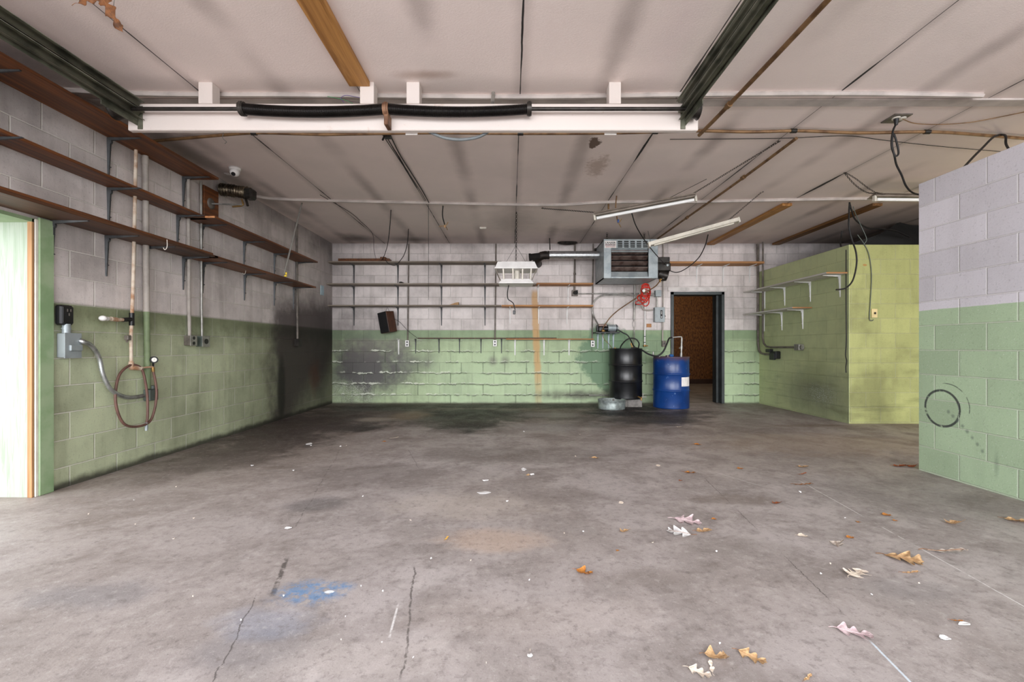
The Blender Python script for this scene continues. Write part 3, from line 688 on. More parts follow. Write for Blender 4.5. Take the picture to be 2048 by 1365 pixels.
# camera and card
q = C(470,336)
T = thing('security_camera', 'white dome security camera on the ceiling near the long wall', 'camera', q)
part('base', MB().lathe([(.0001,-.03),(.052,-.03),(.058,-.02),(.06,0),(.0001,0)], q, 28), m_white, T)
dq = q + Vector((0,-.005,-.05)); dm = roundmap(dq, .048, .048, .046, 24, 14)
dp = part('dome', dm, m_white, T); dv = Vector((.10,-.62,-.55)).normalized()
part('lens', MB().cyl(dq+dv*.034, dq+dv*.0495, .021, 20), m_black, dp, 'black lens')
q = C(455,348)
solo('sticker', MB().box(q+Vector((-.022,-.03,-.003)), q+Vector((.022,.03,0))), m_white, 'tiny white square stuck to the ceiling beside the dome camera', 'sticker')
solo('card', MB().bbox((XL+.001,7.88,H+.92),(XL+.012,8.01,H+1.09), .003).bbox((XL+.012,7.90,H+.95),(XL+.014,7.99,H+1.06), .001), m_bluecard, 'pale blue card hung on the sooty wall beside the back corner', 'card')
a = C(604,406); b_ = P(568,549,5.75)
T = thing('hanging_rod', 'thin metal rod slanting down from the ceiling near the far shelves', 'rod', a)
part('rod', MB().cyl(a, b_, .011, 10), m_cond, T)
part('wire_nut', roundmap(b_+Vector((.02,0,-.02)), .022,.016,.014, 10, 6), simple('yellow_plastic', (226,196,60), .4), T, 'yellow wire nut'); part('wire_nut', roundmap(b_+Vector((.028,0,.012)), .014,.012,.018, 10, 6), bpy.data.materials['yellow_plastic'], T, 'yellow wire nut')
m_rustb = simple('rusted_bracket', (140,104,78), .6, .3, .2, 14, 0, (96,66,48))
m_loop = simple('grey_flexible_sleeve', (112,118,120), .5)
# ================================================================ back wall
def back_shelf(name, label, za, u0, u1, us, mat, kind, w=.28, t=.022, group=None, lip=0):
    z = H + za; x0 = (u0-CU)/FOC*(YB-w); x1 = (u1-CU)/FOC*(YB-w)
    T = thing('mounted_shelf', label, 'shelf', ((x0+x1)/2, YB-w/2, z), group)
    part('board', MB().bbox((x0,YB-w,z),(x1,YB-.004,z+t), .003), mat, T)
    for u in us: bracket(kind, ((u-CU)/FOC*YB, YB-.001, z-.0005), -PI/2, T)
    return T
GB = 'grey shelves on the back wall'
back_shelf('mounted_shelf', 'topmost dusty grey shelf on the back wall', 1.535, 656, 1003, (708,796,883,970), m_greyb, 'grey', .27, .026, GB)
back_shelf('mounted_shelf', 'middle dusty grey shelf on the back wall', 1.135, 652, 1072, (708,796,883,970), m_greyb, 'grey', .27, .026, GB)
back_shelf('mounted_shelf', 'lowest dusty grey shelf, just above the hung black speaker', .745, 655, 1002, (708,796,883,970), m_greyb, 'grey', .27, .024, GB)
back_shelf('mounted_shelf', 'upper tan shelf on white brackets behind the hanging light fixture', 1.14, 1073, 1187, (1015,1076,1136), m_tan, 'white', .25, .03)
back_shelf('mounted_shelf', 'lower tan shelf on white brackets below the hanging light fixture', .74, 1003, 1187, (1020,1077,1134), m_tan, 'white', .25, .03)
back_shelf('mounted_shelf', 'brown shelf on white brackets over the doorway', 1.515, 1337, 1529, (1393,1446,1499), m_tan, 'white', .28, .04)
back_shelf('mounted_shelf', 'narrow blackened ledge low on the green part of the back wall', .158, 835, 1012, (878,919,962,1003), m_brown2, 'small', .10, .018)
back_shelf('mounted_shelf', 'narrow tan ledge on stubby white brackets, low on the back wall', .140, 1012, 1188, (1030,1088,1138), m_tan, 'smallw', .12, .02)
x0 = (1012-CU)/107
solo('wood_strip', MB().bbox((x0,YB-.115,H+.162),((1112-CU)/107,YB-.02,H+.178), .003), m_brown2, 'dark thin wood strip lying on the narrow tan ledge', 'strip')
o = bracket('smallw', ((797.5-CU)/107, YB-.001, H+.155), -PI/2); tag(o, 'lone pale bracket without a shelf beside a two-socket outlet', 'bracket')
o = bracket('small', ((831.5-CU)/107, YB-.001, H+.155), -PI/2); tag(o, 'lone dark bracket beyond the end of the blackened ledge', 'bracket')
solo('plank_scrap', MB().bbox(P(676,523,8.2)+Vector((0,0,-.016)), P(783,521,8.35)+Vector((0,0,.006)), .003).bbox(P(760,520,8.16), P(775,517,8.3), .004), m_brown, 'thin brown plank lying on the topmost grey shelf', 'plank')
q = P(802,567.3,8.25); solo('metal_clip', MB().bbox(q+Vector((-.03,-.03,-.006)), q+Vector((.03,.03,.03)), .01).cyl(q+Vector((.0,0,.02)), q+Vector((.05,.0,.005)), .01), m_steel, 'small dark metal clip on the middle grey shelf', 'clip')
q = P(897,610.8,8.2); k = 8.2/FOC
solo('wood_wedge', MB().prism([(0,0),(20*k,0),(20*k,6*k),(14*k,5*k)], .10, Matrix.Translation(q+Vector((0,.1,.0015))) @ Matrix.Rotation(PI/2,4,'X')), m_card, 'tan wood wedge on the lowest grey shelf', 'wedge')
# speaker hanging crooked
sc_ = P(776,645,8.22); R = Matrix.Translation(sc_) @ Matrix.Rotation(math.radians(-10),4,'Y') @ Matrix.Rotation(math.radians(-28),4,'Z')
T = thing('loudspeaker', 'black and walnut loudspeaker hung crooked below the grey shelves', 'speaker', sc_)
part('cabinet', MB().bbox((-.10,-.115,-.19),(.10,.09,.19), .005, R), m_speakw, T)
part('grille', MB().bbox((-.098,-.13,-.186),(.098,-.115,.186), .004, R), m_cloth, T, 'black cloth grille')
part('hanging_wire', MB().tube(spl([R @ Vector((-.03,.03,.19)), P(772,622,8.25), P(775,616,8.27), P(778,622,8.25), R @ Vector((.05,.03,.19))],6), .003, 6), m_cable, T)
part('speaker_wire', MB().tube(spl([R @ Vector((.10,.06,.05)), B(800,645,.06), B(816,662,.05), B(834,676,.08)],6), .003, 6), m_cable, T)
# duplex outlets with conduits
def duplex(u, v, label, v0=488, r=.012, mat=None):
    q = B(u, v, 0); T = thing('power_outlet', label, 'outlet', q, 'white two-socket outlets on the back wall')
    part('conduit', MB().tube([B(u+2,v0,.03), B(u+1,(v0+v)/2,.03), B(u,v-7,.03)], r, 8), mat or m_condd, T)
    part('box', MB().bbox(q+Vector((-.032,-.05,-.055)), q+Vector((.032,-.002,.055)), .004), m_condd, T)
    f = part('cover_plate', MB().bbox(q+Vector((-.035,-.056,-.058)), q+Vector((.035,-.05,.058)), .003), m_white, T)
    for s in (-.026,.026): part('socket', MB().cyl(q+Vector((0,-.056,s)), q+Vector((0,-.059,s)), .016, 14), m_black, f)
duplex(815.5,687.5,'white two-socket outlet below and beside the hung black speaker')
duplex(990,687,'white two-socket outlet under the meeting of the dark and tan ledges')
duplex(1184.5,688,'white two-socket outlet under the end of the tan ledge')
# square box with conduits towards the small grey box
q = B(1149,587,0); T = thing('junction_box', 'square metal box with a black socket between the tan shelves and heater', 'junction box', q)
part('box', MB().bbox(q+Vector((-.055,-.05,-.055)), q+Vector((.055,-.002,.055)), .004), m_condd, T)
part('socket', MB().cyl(q+Vector((0,-.05,.005)), q+Vector((.02,-.10,.0)), .036, 18).bbox(q+Vector((.03,-.09,-.03)), q+Vector((.05,-.05,.05)), .004), m_black, T, 'black twist socket')
part('drop_conduit', MB().cyl(B(1150,487,.03), B(1149,581,.03), .017).cyl(B(1149.6,546,.03), B(1149.6,550,.03), .023), m_condd, T)
part('conduit', MB().cyl(B(1154,588,.03), B(1308,587,.03), .012), m_cond, T)
cp = spl([B(1309,591,.06), B(1260,591,.05), B(1215,590.5,.05), B(1200,593,.05), B(1188,604,.05), B(1184.5,618,.05), B(1187,632,.06), B(1196,649,.15), P(1203,656,8.22)], 8)
solo('conduit', MB().tube(cp, .014, 10), m_cond, 'grey conduit curving from beside the small grey box down to the pump', 'conduit')
q = B(1314,588,0); T = thing('junction_box', 'small plain grey box beside the doorway, above the switch panel', 'junction box', q)
part('box', MB().bbox(q+Vector((-.055,-.09,-.06)), q+Vector((.055,-.002,.058)), .004), m_grey, T); part('conduit', MB().cyl(B(1314,594,.05), B(1314,617,.05), .014), m_cond, T)
q = B(1315.5,630.5,0); T = thing('safety_switch', 'grey switch panel with a dark label beside the doorway', 'switch box', q)
part('case', MB().bbox(q+Vector((-.088,-.11,-.135)), q+Vector((.088,-.002,.135)), .005), m_grey, T); cv = part('cover', MB().bbox(q+Vector((-.09,-.118,-.138)), q+Vector((.092,-.11,.137)), .003), m_grey, T)
lb = part('label_strip', MB().box(q+Vector((.01,-.120,-.07)), q+Vector((.05,-.118,.08))), m_ink, cv, 'dark printed label')
mk = MB()
for z0 in (-.055,-.04,.01,.028,.05): mk.box(q+Vector((.020,-.1215,z0)), q+Vector((.040,-.120,z0+.008)))
part('marking', mk, m_white, cv); part('lever', MB().bbox(q+Vector((.092,-.09,-.03)), q+Vector((.104,-.06,.03)), .004).cyl(q+Vector((.095,-.075,.0)), q+Vector((.115,-.085,-.035)), .008), m_black, T, 'dark side lever')
solo('conduit', MB().tube(spl([P(1280,560,8.2), B(1279.5,575,.1), B(1279.5,595,.07), B(1282,610,.06), B(1287,619,.06), B(1294,621,.06), B(1306.5,620,.05)],8), .014, 10), m_pwhite, 'pale conduit from under the heater bending into the switch panel', 'conduit')
solo('plaque', MB().bbox(B(1293.5,655,.014), B(1302.5,648,.002), .004), simple('amber_plastic', (170,112,52), .5), 'small amber plaque below the switch panel', 'plaque')
q = B(1326.5,688,0); T = thing('light_switch', 'metal light switch and conduit beside the dark door frame', 'switch', q)
part('box', MB().bbox(q+Vector((-.035,-.05,-.055)), q+Vector((.035,-.002,.055)), .004), m_condd, T); part('toggle', MB().bbox(q+Vector((-.006,-.064,-.012)), q+Vector((.006,-.05,.014)), .002), m_black, T)
part('conduit', MB().tube([B(1327,489,.03), B(1326,600,.03), B(1325,682,.03)], .013, 8), m_pwhite, T)
T = thing('water_pipe', 'thin grey pipe dropping behind the heater with a wire loop', 'pipe', B(1268,640,.04))
part('pipe', MB().cyl(B(1270,560,.04), B(1268,640,.04), .017).cyl(B(1268.5,606,.04), B(1268.5,614,.04), .024), m_cond, T)
part('valve_arm', MB().cyl(B(1269,610,.04), B(1278,609,.09), .008), m_steel, T)
part('loop', MB().tube(spl([B(1268,640,.04), B(1265,647,.05), B(1266,653,.05), B(1268,656,.05), B(1270,652,.05), B(1270.5,646,.05), B(1268,640,.04)],6), .004, 6).tube(spl([B(1268,655,.05), B(1269,670,.06), P(1266,697,8.15)],5), .008, 8).tube(spl([B(1268,655,.05), B(1266,670,.06), P(1263,696,8.15)],5), .004, 6), m_cond, T)
T = thing('water_pipe', 'thin white pipe with a brass stop valve between the drums', 'pipe', B(1290,692,.05))
part('pipe', MB().tube([B(1290,596,.04), B(1290,627,.04), B(1289.5,690,.05)], .013, 10), m_white, T); part('clip', MB().cyl(B(1289.5,672.6,.05), B(1289.5,674,.05), .019).cyl(B(1289.5,684.5,.05), B(1289.5,686,.05), .019), m_black, T)
part('valve', MB().bbox(B(1287.5,694,.07), B(1291.5,690,.03), .006).cyl(B(1289,692.5,.06), B(1296,692,.08), .010), m_brass, T, 'brass stop valve')
# unit heater
YF, YK = 7.50, 8.26; hx0, hx1 = (1207.5-CU)*YF/FOC, (1316-CU)*YF/FOC; hz0, hz1 = H-(557-CV)*YF/FOC, H-(478.5-CV)*YF/FOC
T = thing('unit_heater', 'big galvanized heater hung in the back corner by the doorway, with louvres', 'heater', ((hx0+hx1)/2,(YF+YK)/2,hz0))
def hp(u, v): return P(u, v, YF)
lx0, lx1 = hp(1222.5,0).x, hp(1297,0).x; lz0, lz1 = hp(0,553.5).z, hp(0,497).z
mb = MB()
mb.bbox((hx0,YF,hz0),(lx0,YF+.02,hz1), .004).bbox((lx1,YF,hz0),(hx1,YF+.02,hz1), .004).bbox((lx0-.001,YF,hz0),(lx1+.001,YF+.02,lz0), .004).bbox((lx0-.001,YF,lz1),(lx1+.001,YF+.02,hz1), .004)
part('front_panel', mb, m_galv, T)
part('body', MB().box((hx0+.003,YF+.02,hz0+.003),(hx0+.02,YK,hz1-.003)).box((hx1-.02,YF+.02,hz0+.003),(hx1-.003,YK,hz1-.003)).box((hx0+.003,YF+.02,hz0+.003),(hx1-.003,YK,hz0+.02)).box((hx0+.003,YF+.02,hz1-.02),(hx1-.003,YK,hz1-.003)).box((hx0+.003,YK-.02,hz0+.003),(hx1-.003,YK,hz1-.003)), m_galv, T)
part('core', MB().box((lx0-.02,YF+.12,lz0-.02),(lx1+.02,YF+.15,lz1+.02)), m_void, T, 'dark heat exchanger')
for i in range(4):
    zc = lz1 - (i+.62)*(lz1-lz0-.10)/4; M = Matrix.Translation((0,YF+.045,zc)) @ Matrix.Rotation(math.radians(-38),4,'X')
    part('louver', MB().bbox((lx0+.004,-.045,-.004),(lx1-.004,.045,.004), .002, M), m_heat, T, 'heat-stained louver')
M = Matrix.Translation((0,YF+.03,lz0+.045)) @ Matrix.Rotation(math.radians(68),4,'X')
part('louver', MB().bbox((lx0+.004,-.045,-.004),(lx1-.004,.045,.004), .002, M), m_galv, T, 'clean bottom louver')
M = Matrix.Translation((0,YF+.02,lz1-.03)) @ Matrix.Rotation(math.radians(70),4,'X')
part('louver', MB().bbox((lx0+.004,-.035,-.004),(lx1-.004,.035,.004), .002, M), m_galv, T, 'clean top louver')
for i in range(5):
    v_ = MB(); ux = 1235.5 + i*12.6
    for j in range(4):
        a = hp(ux, 495.2-j*3.6); b_ = hp(ux+9.2, 493.2-j*3.6)
        v_.bbox((a.x,YF-.004,a.z),(b_.x,YF-.001,b_.z), .001)
    part('slot_vent', v_, m_void, T); 
    v_ = MB()
    for j in range(4):
        a = hp(ux, 493.4-j*3.6); b_ = hp(ux+9.2, 492.0-j*3.6); v_.bbox((a.x,YF-.014,a.z),(b_.x,YF-.001,b_.z), .002)
    part('vent_fin', v_, m_galv, T)
a, b_ = hp(1209,496.4), hp(1232.5,482)
pl = part('maker_plate', MB().box((a.x,YF-.004,a.z),(b_.x,YF-.0005,b_.z)), m_paper, T, 'white plate reading LANAIR')
def text(s, x0, x1, zc, y, mat, parent, bold=.0, hgt=None):
    cu = bpy.data.curves.new('lettering', 'FONT'); cu.body = s; cu.align_x = 'LEFT'; cu.align_y = 'CENTER'; cu.size = 1; cu.offset = bold; cu.extrude = .002
    o = bpy.data.objects.new('lettering', cu); COL.objects.link(o); bpy.context.view_layer.update()
    dg = bpy.context.evaluated_depsgraph_get(); me = bpy.data.meshes.new_from_object(o.evaluated_get(dg)); bpy.data.objects.remove(o)
    xs = [v.co.x for v in me.vertices]; ys = [v.co.y for v in me.vertices]; w = max(xs)-min(xs); k = (x1-x0)/w; kh = (hgt/(max(ys)-min(ys))) if hgt else k
    org = ORI[parent.name]
    for v in me.vertices: v.co = Vector((x0 + (v.co.x-min(xs))*k, y - v.co.z*.3, zc + (v.co.y-(min(ys)+max(ys))/2)*kh)) - org
    me.materials.clear(); me.materials.append(mat); o = link('lettering', me, parent); ORI[o.name] = org; return o
pw = b_.x - a.x
text('LANAIR', a.x+pw*.06, b_.x-pw*.06, b_.z-.034, YF-.0045, m_ink, pl, .02, .032)
mk = MB(); rt = random.Random(4); q0 = .07
while q0 < .90:
    q1 = min(q0 + rt.uniform(.05,.085), .93); mk.box((a.x+pw*q0,YF-.006,b_.z-.078),(a.x+pw*q1,YF-.004,b_.z-.060-rt.uniform(0,.003))); q0 = q1 + .018
part('print_line', mk, simple('maroon_print', (88,40,52), .6), pl)
mk = MB(); q0 = .10
while q0 < .86:
    q1 = min(q0 + rt.uniform(.03,.06), .90); mk.box((a.x+pw*q0,YF-.006,b_.z-.105),(a.x+pw*q1,YF-.004,b_.z-.096)); q0 = q1 + .016
part('print_line', mk, m_red2, pl)
bx = hx1; by = 7.72
bz = lambda v: H-(v-CV)*by/FOC; bu = lambda u: (u-CU)*by/FOC
bn = part('burner', MB().bbox((hx1-.002,by-.10,bz(545)),(bu(1338),by+.10,bz(527)), .02).bbox((hx1-.002,by-.08,bz(529)),(bu(1336.5),by+.08,bz(516)), .008).cyl((bu(1317),by,bz(548)),(bu(1334),by-.02,bz(553)), .085, 18).lathe([(.0001,-.05),(.05,-.045),(.055,.03),(.0001,.035)], (bu(1325),by-.02,bz(557)), 16), m_steel, T, 'black oil burner')
part('nameplate', MB().cyl((bu(1331),by-.101,bz(533)),(bu(1331),by-.106,bz(533)), .018, 14), m_galv, bn); part('fuel_fitting', MB().cyl((bu(1321),by-.05,bz(560)),(bu(1316),by-.05,bz(562)), .016).cyl((bu(1319),by-.05,bz(566)),(bu(1319),by-.05,bz(558)), .010), m_brass, bn)
for u, y in ((1214,7.60),(1288.5,7.62)):
    x = (u-CU)*y/FOC; part('hanger', chain(MB(), [(x,y,hz1-.005),(x,y,ZC)], .045, .004).cyl((x,y,hz1-.01),(x,y,hz1+.02),.01), m_steel, T)
part('rear_bracket', MB().bbox((hx0-.035,YK-.12,hz1-.06),(hx0+.01,YK-.02,hz1-.01), .006), m_steel, T)
# flue
yf = 7.95; pp = lambda u, v: P(u, v, yf)
T = thing('flue_pipe', 'silver flue pipe with a scorched black elbow at the heater', 'duct', pp(1150,511))
part('pipe', MB().tube([pp(1094+i*2.0,510.6) for i in range(54)], lambda i,t: .070 if i % 9 else .0725, 20).cyl(pp(1198,510.6), Vector((hx0+.01,yf,pp(0,510.6).z)), .060, 18), m_foil, T)
part('elbow', MB().tube(spl([pp(1098,510.6), pp(1085,511.5), P(1076,517,8.0), P(1074,524,8.15), P(1076,528,8.40)],7), lambda i,t: .072 + .004*(i % 4 == 0), 18), m_duct, T, 'scorched black elbow')
part('damper', MB().cyl(P(1085,512,7.95), P(1059,515,7.93), .058, 18).cyl(P(1062,514.6,7.93), P(1058,515,7.93), .066, 18), m_void, T, 'sooty black damper end')
part('hanger_strap', MB().tube([P(1099,474,8.0), P(1100,500,7.97)], .010, 6), m_steel, T)
solo('insulation_tuft', roundmap(P(1135,486,8.28), .19, .06, .035, 14, 8), simple('charred_fibre', (46,38,32), .95, 0, .4, 30, .01), 'charred tuft of fibre along the top of the back wall by the flue', 'insulation')
# high-bay fixture
yb = 6.42; q = P(1032,549,yb); k = yb/FOC
T = thing('hanging_light', 'white open-sided light fixture hung on a chain before the back wall', 'ceiling light', q)
def tray(z0, z1, w0, w1, d0, d1):
    mb = MB(); vs = []
    for z, w, d in ((z0,w0,d0),(z1,w1,d1)):
        for sx, sy in ((-1,-1),(1,-1),(1,1),(-1,1)): vs.append(q+Vector((sx*w,sy*d,z)))
    for z, w, d in ((z1-.004,w1-.006,d1-.006),(z0-.004 if z0 < z1 else z0,w0-.006,d0-.006)):
        for sx, sy in ((-1,-1),(1,-1),(1,1),(-1,1)): vs.append(q+Vector((sx*w,sy*d,z)))
    fs = [(0,1,5,4),(1,2,6,5),(2,3,7,6),(3,0,4,7),(4,5,6,7)]
    return mb.add(vs, fs + [(8,11,10,9),(8,9,13,12),(9,10,14,13),(10,11,15,14),(11,8,12,15),(0,12,13,1),(1,13,14,2),(2,14,15,3),(3,15,12,0)])
zt, zb_ = 8.5*k, -12*k
part('top_tray', tray(zt, zt+13*k, 41*k, 36*k, .20, .15).bbox(q+Vector((-42*k,-.205,zt-.012)), q+Vector((42*k,.205,zt)), .004), m_white, T, 'white upper tray')
part('bottom_tray', tray(zb_-9*k, zb_, 33*k, 29*k, .18, .14).bbox(q+Vector((-34*k,-.185,zb_-9.5*k)), q+Vector((34*k,.185,zb_-8*k)), .004), m_white, T, 'white lower tray')
for u in (1008,1026,1044,1060):
    x = (u-1032)*k
    for s in (-1,1): part('post', MB().tube([q+Vector((x*1.05,s*.17,zt-.01)), q+Vector((x,s*.15,zb_-.01))], .011, 8), m_cream, T)
part('lamp', MB().cyl(q+Vector((2*k,0,zt)), q+Vector((2*k,0,zb_-.02)), .04, 20), m_chan, T, 'thick central tube')
for s in (-1,1): part('side_flap', MB().add([q+Vector((s*41*k,-.19,zt)), q+Vector((s*41*k,.19,zt)), q+Vector((s*30*k,.16,zb_-.03)), q+Vector((s*30*k,-.16,zb_-.03)), q+Vector((s*40.2*k,-.19,zt)), q+Vector((s*40.2*k,.19,zt)), q+Vector((s*29.2*k,.16,zb_-.03)), q+Vector((s*29.2*k,-.16,zb_-.03))], [(0,1,2,3),(7,6,5,4),(0,3,7,4),(1,5,6,2),(0,4,5,1),(3,2,6,7)]), m_chand, T)
tp = q+Vector((0,0,zt+13*k))
part('chain', chain(MB(), [tp, P(1033,424,yb+.02)], .035, .003), m_steel, T)
for s in (-1,1): part('wire', MB().tube([tp+Vector((s*22*k,0,-.01)), tp+Vector((0,0,.26))], .0022, 5), m_cable, T)
part('cord', MB().tube(spl([q+Vector((-14*k,.02,zb_-.05)), P(1015,585,yb), P(1016,598,yb), P(1022,603,yb), P(1027,608,yb), P(1030,620,yb)],7), .007, 8), m_cable, T); part('plug', MB().bbox(P(1026,629,yb), P(1031,621,yb)+Vector((0,.03,0)), .006), m_black, T, 'black plug on the cord')
# ================================================================ drums and pump
def drum_profile(r, h):
    pr = [(.0001,.012),(r-.022,.012),(r-.012,0),(r-.002,0),(r,.012),(r,.02)]
    for f in (.345,.665):
        z = h*f; pr += [(r,z-.022),(r+.004,z-.014),(r+.013,z-.004),(r+.013,z+.004),(r+.004,z+.014),(r,z+.022)]
    return pr + [(r,h-.02),(r+.004,h-.012),(r+.004,h),(r-.008,h),(r-.010,h-.018),(.0001,h-.018)]
bk = Vector(((1251-CU)*8.05/FOC, 8.05, .145))
T = thing('oil_drum', 'black steel drum standing on concrete blocks by the back wall', 'drum', bk)
part('body', MB().lathe(drum_profile(.287,.885), bk, 56), m_bd, T)
part('tap', MB().cyl(bk+Vector((.16,-.24,.045)), bk+Vector((.19,-.33,.035)), .014).cyl(bk+Vector((.165,-.31,.03)), bk+Vector((.21,-.31,.045)), .010).cyl(bk+Vector((.19,-.32,.03)), bk+Vector((.185,-.33,-.01)), .012), m_brass, T, 'brass drain tap')
part('tap_handle', MB().cyl(bk+Vector((.22,-.31,.02)), bk+Vector((.22,-.31,.115)), .007).cyl(bk+Vector((.20,-.31,.05)), bk+Vector((.28,-.31,.05)), .009), m_cond, T)
part('bung_pipe', MB().cyl(bk+Vector((.13,-.02,.867)), bk+Vector((.09,-.02,.98)), .013), m_brass, T); part('bung_cap', MB().cyl(bk+Vector((-.19,.0,.867)), bk+Vector((-.19,.0,.90)), .02), m_brass, T)
for sx, lab in ((.12,'grey concrete block under the black drum, beside the drain tap'),(-.14,'grey concrete block under the black drum, behind the round tub')):
    solo('concrete_block', MB().bbox(bk+Vector((sx-.13,-.17,-.145)), bk+Vector((sx+.13,.17,0)), .006), m_conc, lab, 'block')
bb = Vector(((1342-CU)*7.90/FOC, 7.90, 0))
T = thing('oil_drum', 'blue steel drum on the floor beside the doorway', 'drum', bb)
part('body', MB().lathe(drum_profile(.302,.885), bb, 56), m_blue, T)
lp = MB(); a0, a1 = math.radians(-76), math.radians(-34)
lp.grid(lambda s, t: bb + Vector((.3035*math.cos(a0+(a1-a0)*s), .3035*math.sin(a0+(a1-a0)*s), .385+.155*t)), 10, 2)
part('paper_label', lp, m_paper, T, 'torn white paper label')
part('riser', MB().tube([bb+Vector((.16,-.05,.86)), bb+Vector((.165,-.05,1.05)), bb+Vector((.17,-.05,1.215))], .015, 10).tube(spl([bb+Vector((.17,-.05,1.20)), bb+Vector((.165,-.05,1.225)), bb+Vector((.14,-.05,1.232)), bb+Vector((.0,-.05,1.222))],5), .013, 10).cyl(bb+Vector((.162,-.05,1.02)), bb+Vector((.166,-.05,1.07)), .021).cyl(bb+Vector((.166,-.05,1.04)), bb+Vector((.12,-.07,1.035)), .012).cyl(bb+Vector((.158,-.05,.87)), bb+Vector((.16,-.05,.95)), .022), m_cond, T, 'metal riser pipe with elbow')
part('bung', MB().cyl(bb+Vector((-.06,.0,.867)), bb+Vector((-.06,0,.91)), .035, 14), m_blue, T); part('rag', roundmap(bb+Vector((.02,.05,.90)), .05,.04,.03,10,6), simple('bright_blue_cloth', (40,96,160), .8), T, 'blue cap')
b2 = bb+Vector((-.20,.02,.87)); part('bottle_neck', MB().cyl(b2, b2+Vector((0,0,.03)), .02).cyl(b2+Vector((-.10,.02,0)), b2+Vector((-.10,.02,.10)), .014), m_cond, T)
hs = spl([bb+Vector((.0,-.05,1.222)), P(1338,678,7.83), P(1333,690,7.80), P(1326,704,7.78), P(1314,712.5,7.80), P(1298,709,7.88), P(1284,701,7.95), P(1272,696.5,8.0), P(1262,697,8.03)], 10)
solo('drum_hose', MB().tube(hs, .015, 10), m_rubber, 'black hose joining the blue drum riser to the black drum', 'hose')
hs = spl([P(1240,698.5,8.03), P(1243,691,8.06), P(1252,681,8.1), P(1262,677,8.1), P(1272,679,8.1), P(1278,687,8.08), P(1277,696,8.05)], 10)
solo('drum_hose', MB().tube(hs, .012, 10), m_rubber, 'black hose arched over the top of the black drum', 'hose')
hs = spl([P(1236,660,8.2), P(1246,666,8.2), P(1255,671,8.18), P(1261,680,8.15), P(1266,690,8.1), P(1272,698.5,8.04)], 10)
solo('pump_hose', MB().tube(hs, .011, 10), m_rubber, 'dark hose running from the pump down to the black drum', 'hose')
hs = spl([P(1320,562,7.68), P(1312,572,7.75), P(1300,580,7.85), P(1290,586,7.9), P(1272,597,8.0), P(1255,608,8.05), P(1235,622,8.1), P(1220,636,8.15), P(1208,653,8.17), P(1205,660,8.17)], 8)
solo('fuel_line', MB().tube(hs, .010, 10), m_copper, 'thin brown fuel line sagging from the heater burner to the pump', 'hose')
solo('fuel_line', MB().tube(spl([P(1206,668,8.17), P(1207,676,8.18), P(1212,683,8.2), P(1219,690,8.15), P(1224,697,8.1)],6), .005, 6), m_brass, 'very thin brass line from the pump shelf to the black drum', 'hose')
# pump shelf
z = H-(667-CV)*8.25/FOC; x0, x1 = (1190-CU)*8.2/FOC, (1238.5-CU)*8.2/FOC
T = thing('mounted_shelf', 'small black shelf on pale blue brackets, carrying the pump', 'shelf', ((x0+x1)/2,YB-.12,z))
part('board', MB().bbox((x0,YB-.27,z),(x1,YB-.004,z+.022), .004), m_black, T)
for u in (1195.5,1205.5,1217,1226.5): bracket('pale', ((u-CU)/107, YB-.001, z-.0005), -PI/2, T)
z += .022; y = YB-.14; X = lambda u: (u-CU)*8.25/FOC; Z = lambda v: H-(v-CV)*8.25/FOC
T = thing('oil_pump', 'small electric oil pump on the black wall shelf above the black drum', 'pump', (X(1214),y,z))
part('motor', MB().cyl((X(1216),y,z+.075),(X(1232),y,z+.075), .062, 22).cyl((X(1231),y,z+.075),(X(1236),y,z+.075), .05, 20), m_galv, T)
part('pump_head', MB().bbox((X(1196),y-.07,z+.005),(X(1207),y+.07,z+.10), .015).cyl((X(1207),y,z+.06),(X(1217),y,z+.06), .045, 18).bbox((X(1193.5),y-.03,z+.02),(X(1196.5),y+.03,z+.13), .008), m_black, T, 'black pump head')
part('cover', MB().bbox((X(1196),y-.08,z+.10),(X(1213),y+.06,z+.145), .012), m_heat, T, 'rusty cover'); part('band', MB().cyl((X(1232),y,z+.075),(X(1233.5),y,z+.075), .066, 22).bbox((X(1218),y-.06,z),(X(1230),y+.06,z+.02), .003), m_black, T)
part('fitting', roundmap((X(1205),y-.09,z+.02), .035,.03,.03, 14, 8), m_brass, T, 'brass fitting')
# tub
q = Vector(((1223.5-CU)*7.68/FOC, 7.68, 0))
solo('drain_tub', MB().lathe([(.0001,.004),(.20,.004),(.213,0),(.222,.004),(.225,.02),(.229,.075),(.226,.08),(.231,.15),(.236,.155),(.236,.162),(.228,.162),(.222,.15),(.214,.02),(.0001,.012)], q, 48), simple('dull_galvanized', (164,174,172), .5, .45, .22, 12, .001), 'shallow round galvanized tub on the oily floor before the black drum', 'tub')
solo('metal_rod', MB().cyl(P(1178,791,8.33), P(1217,791,8.33), .008), m_cond, 'pale metal rod lying level at the foot of the back wall', 'rod').location.z += 0
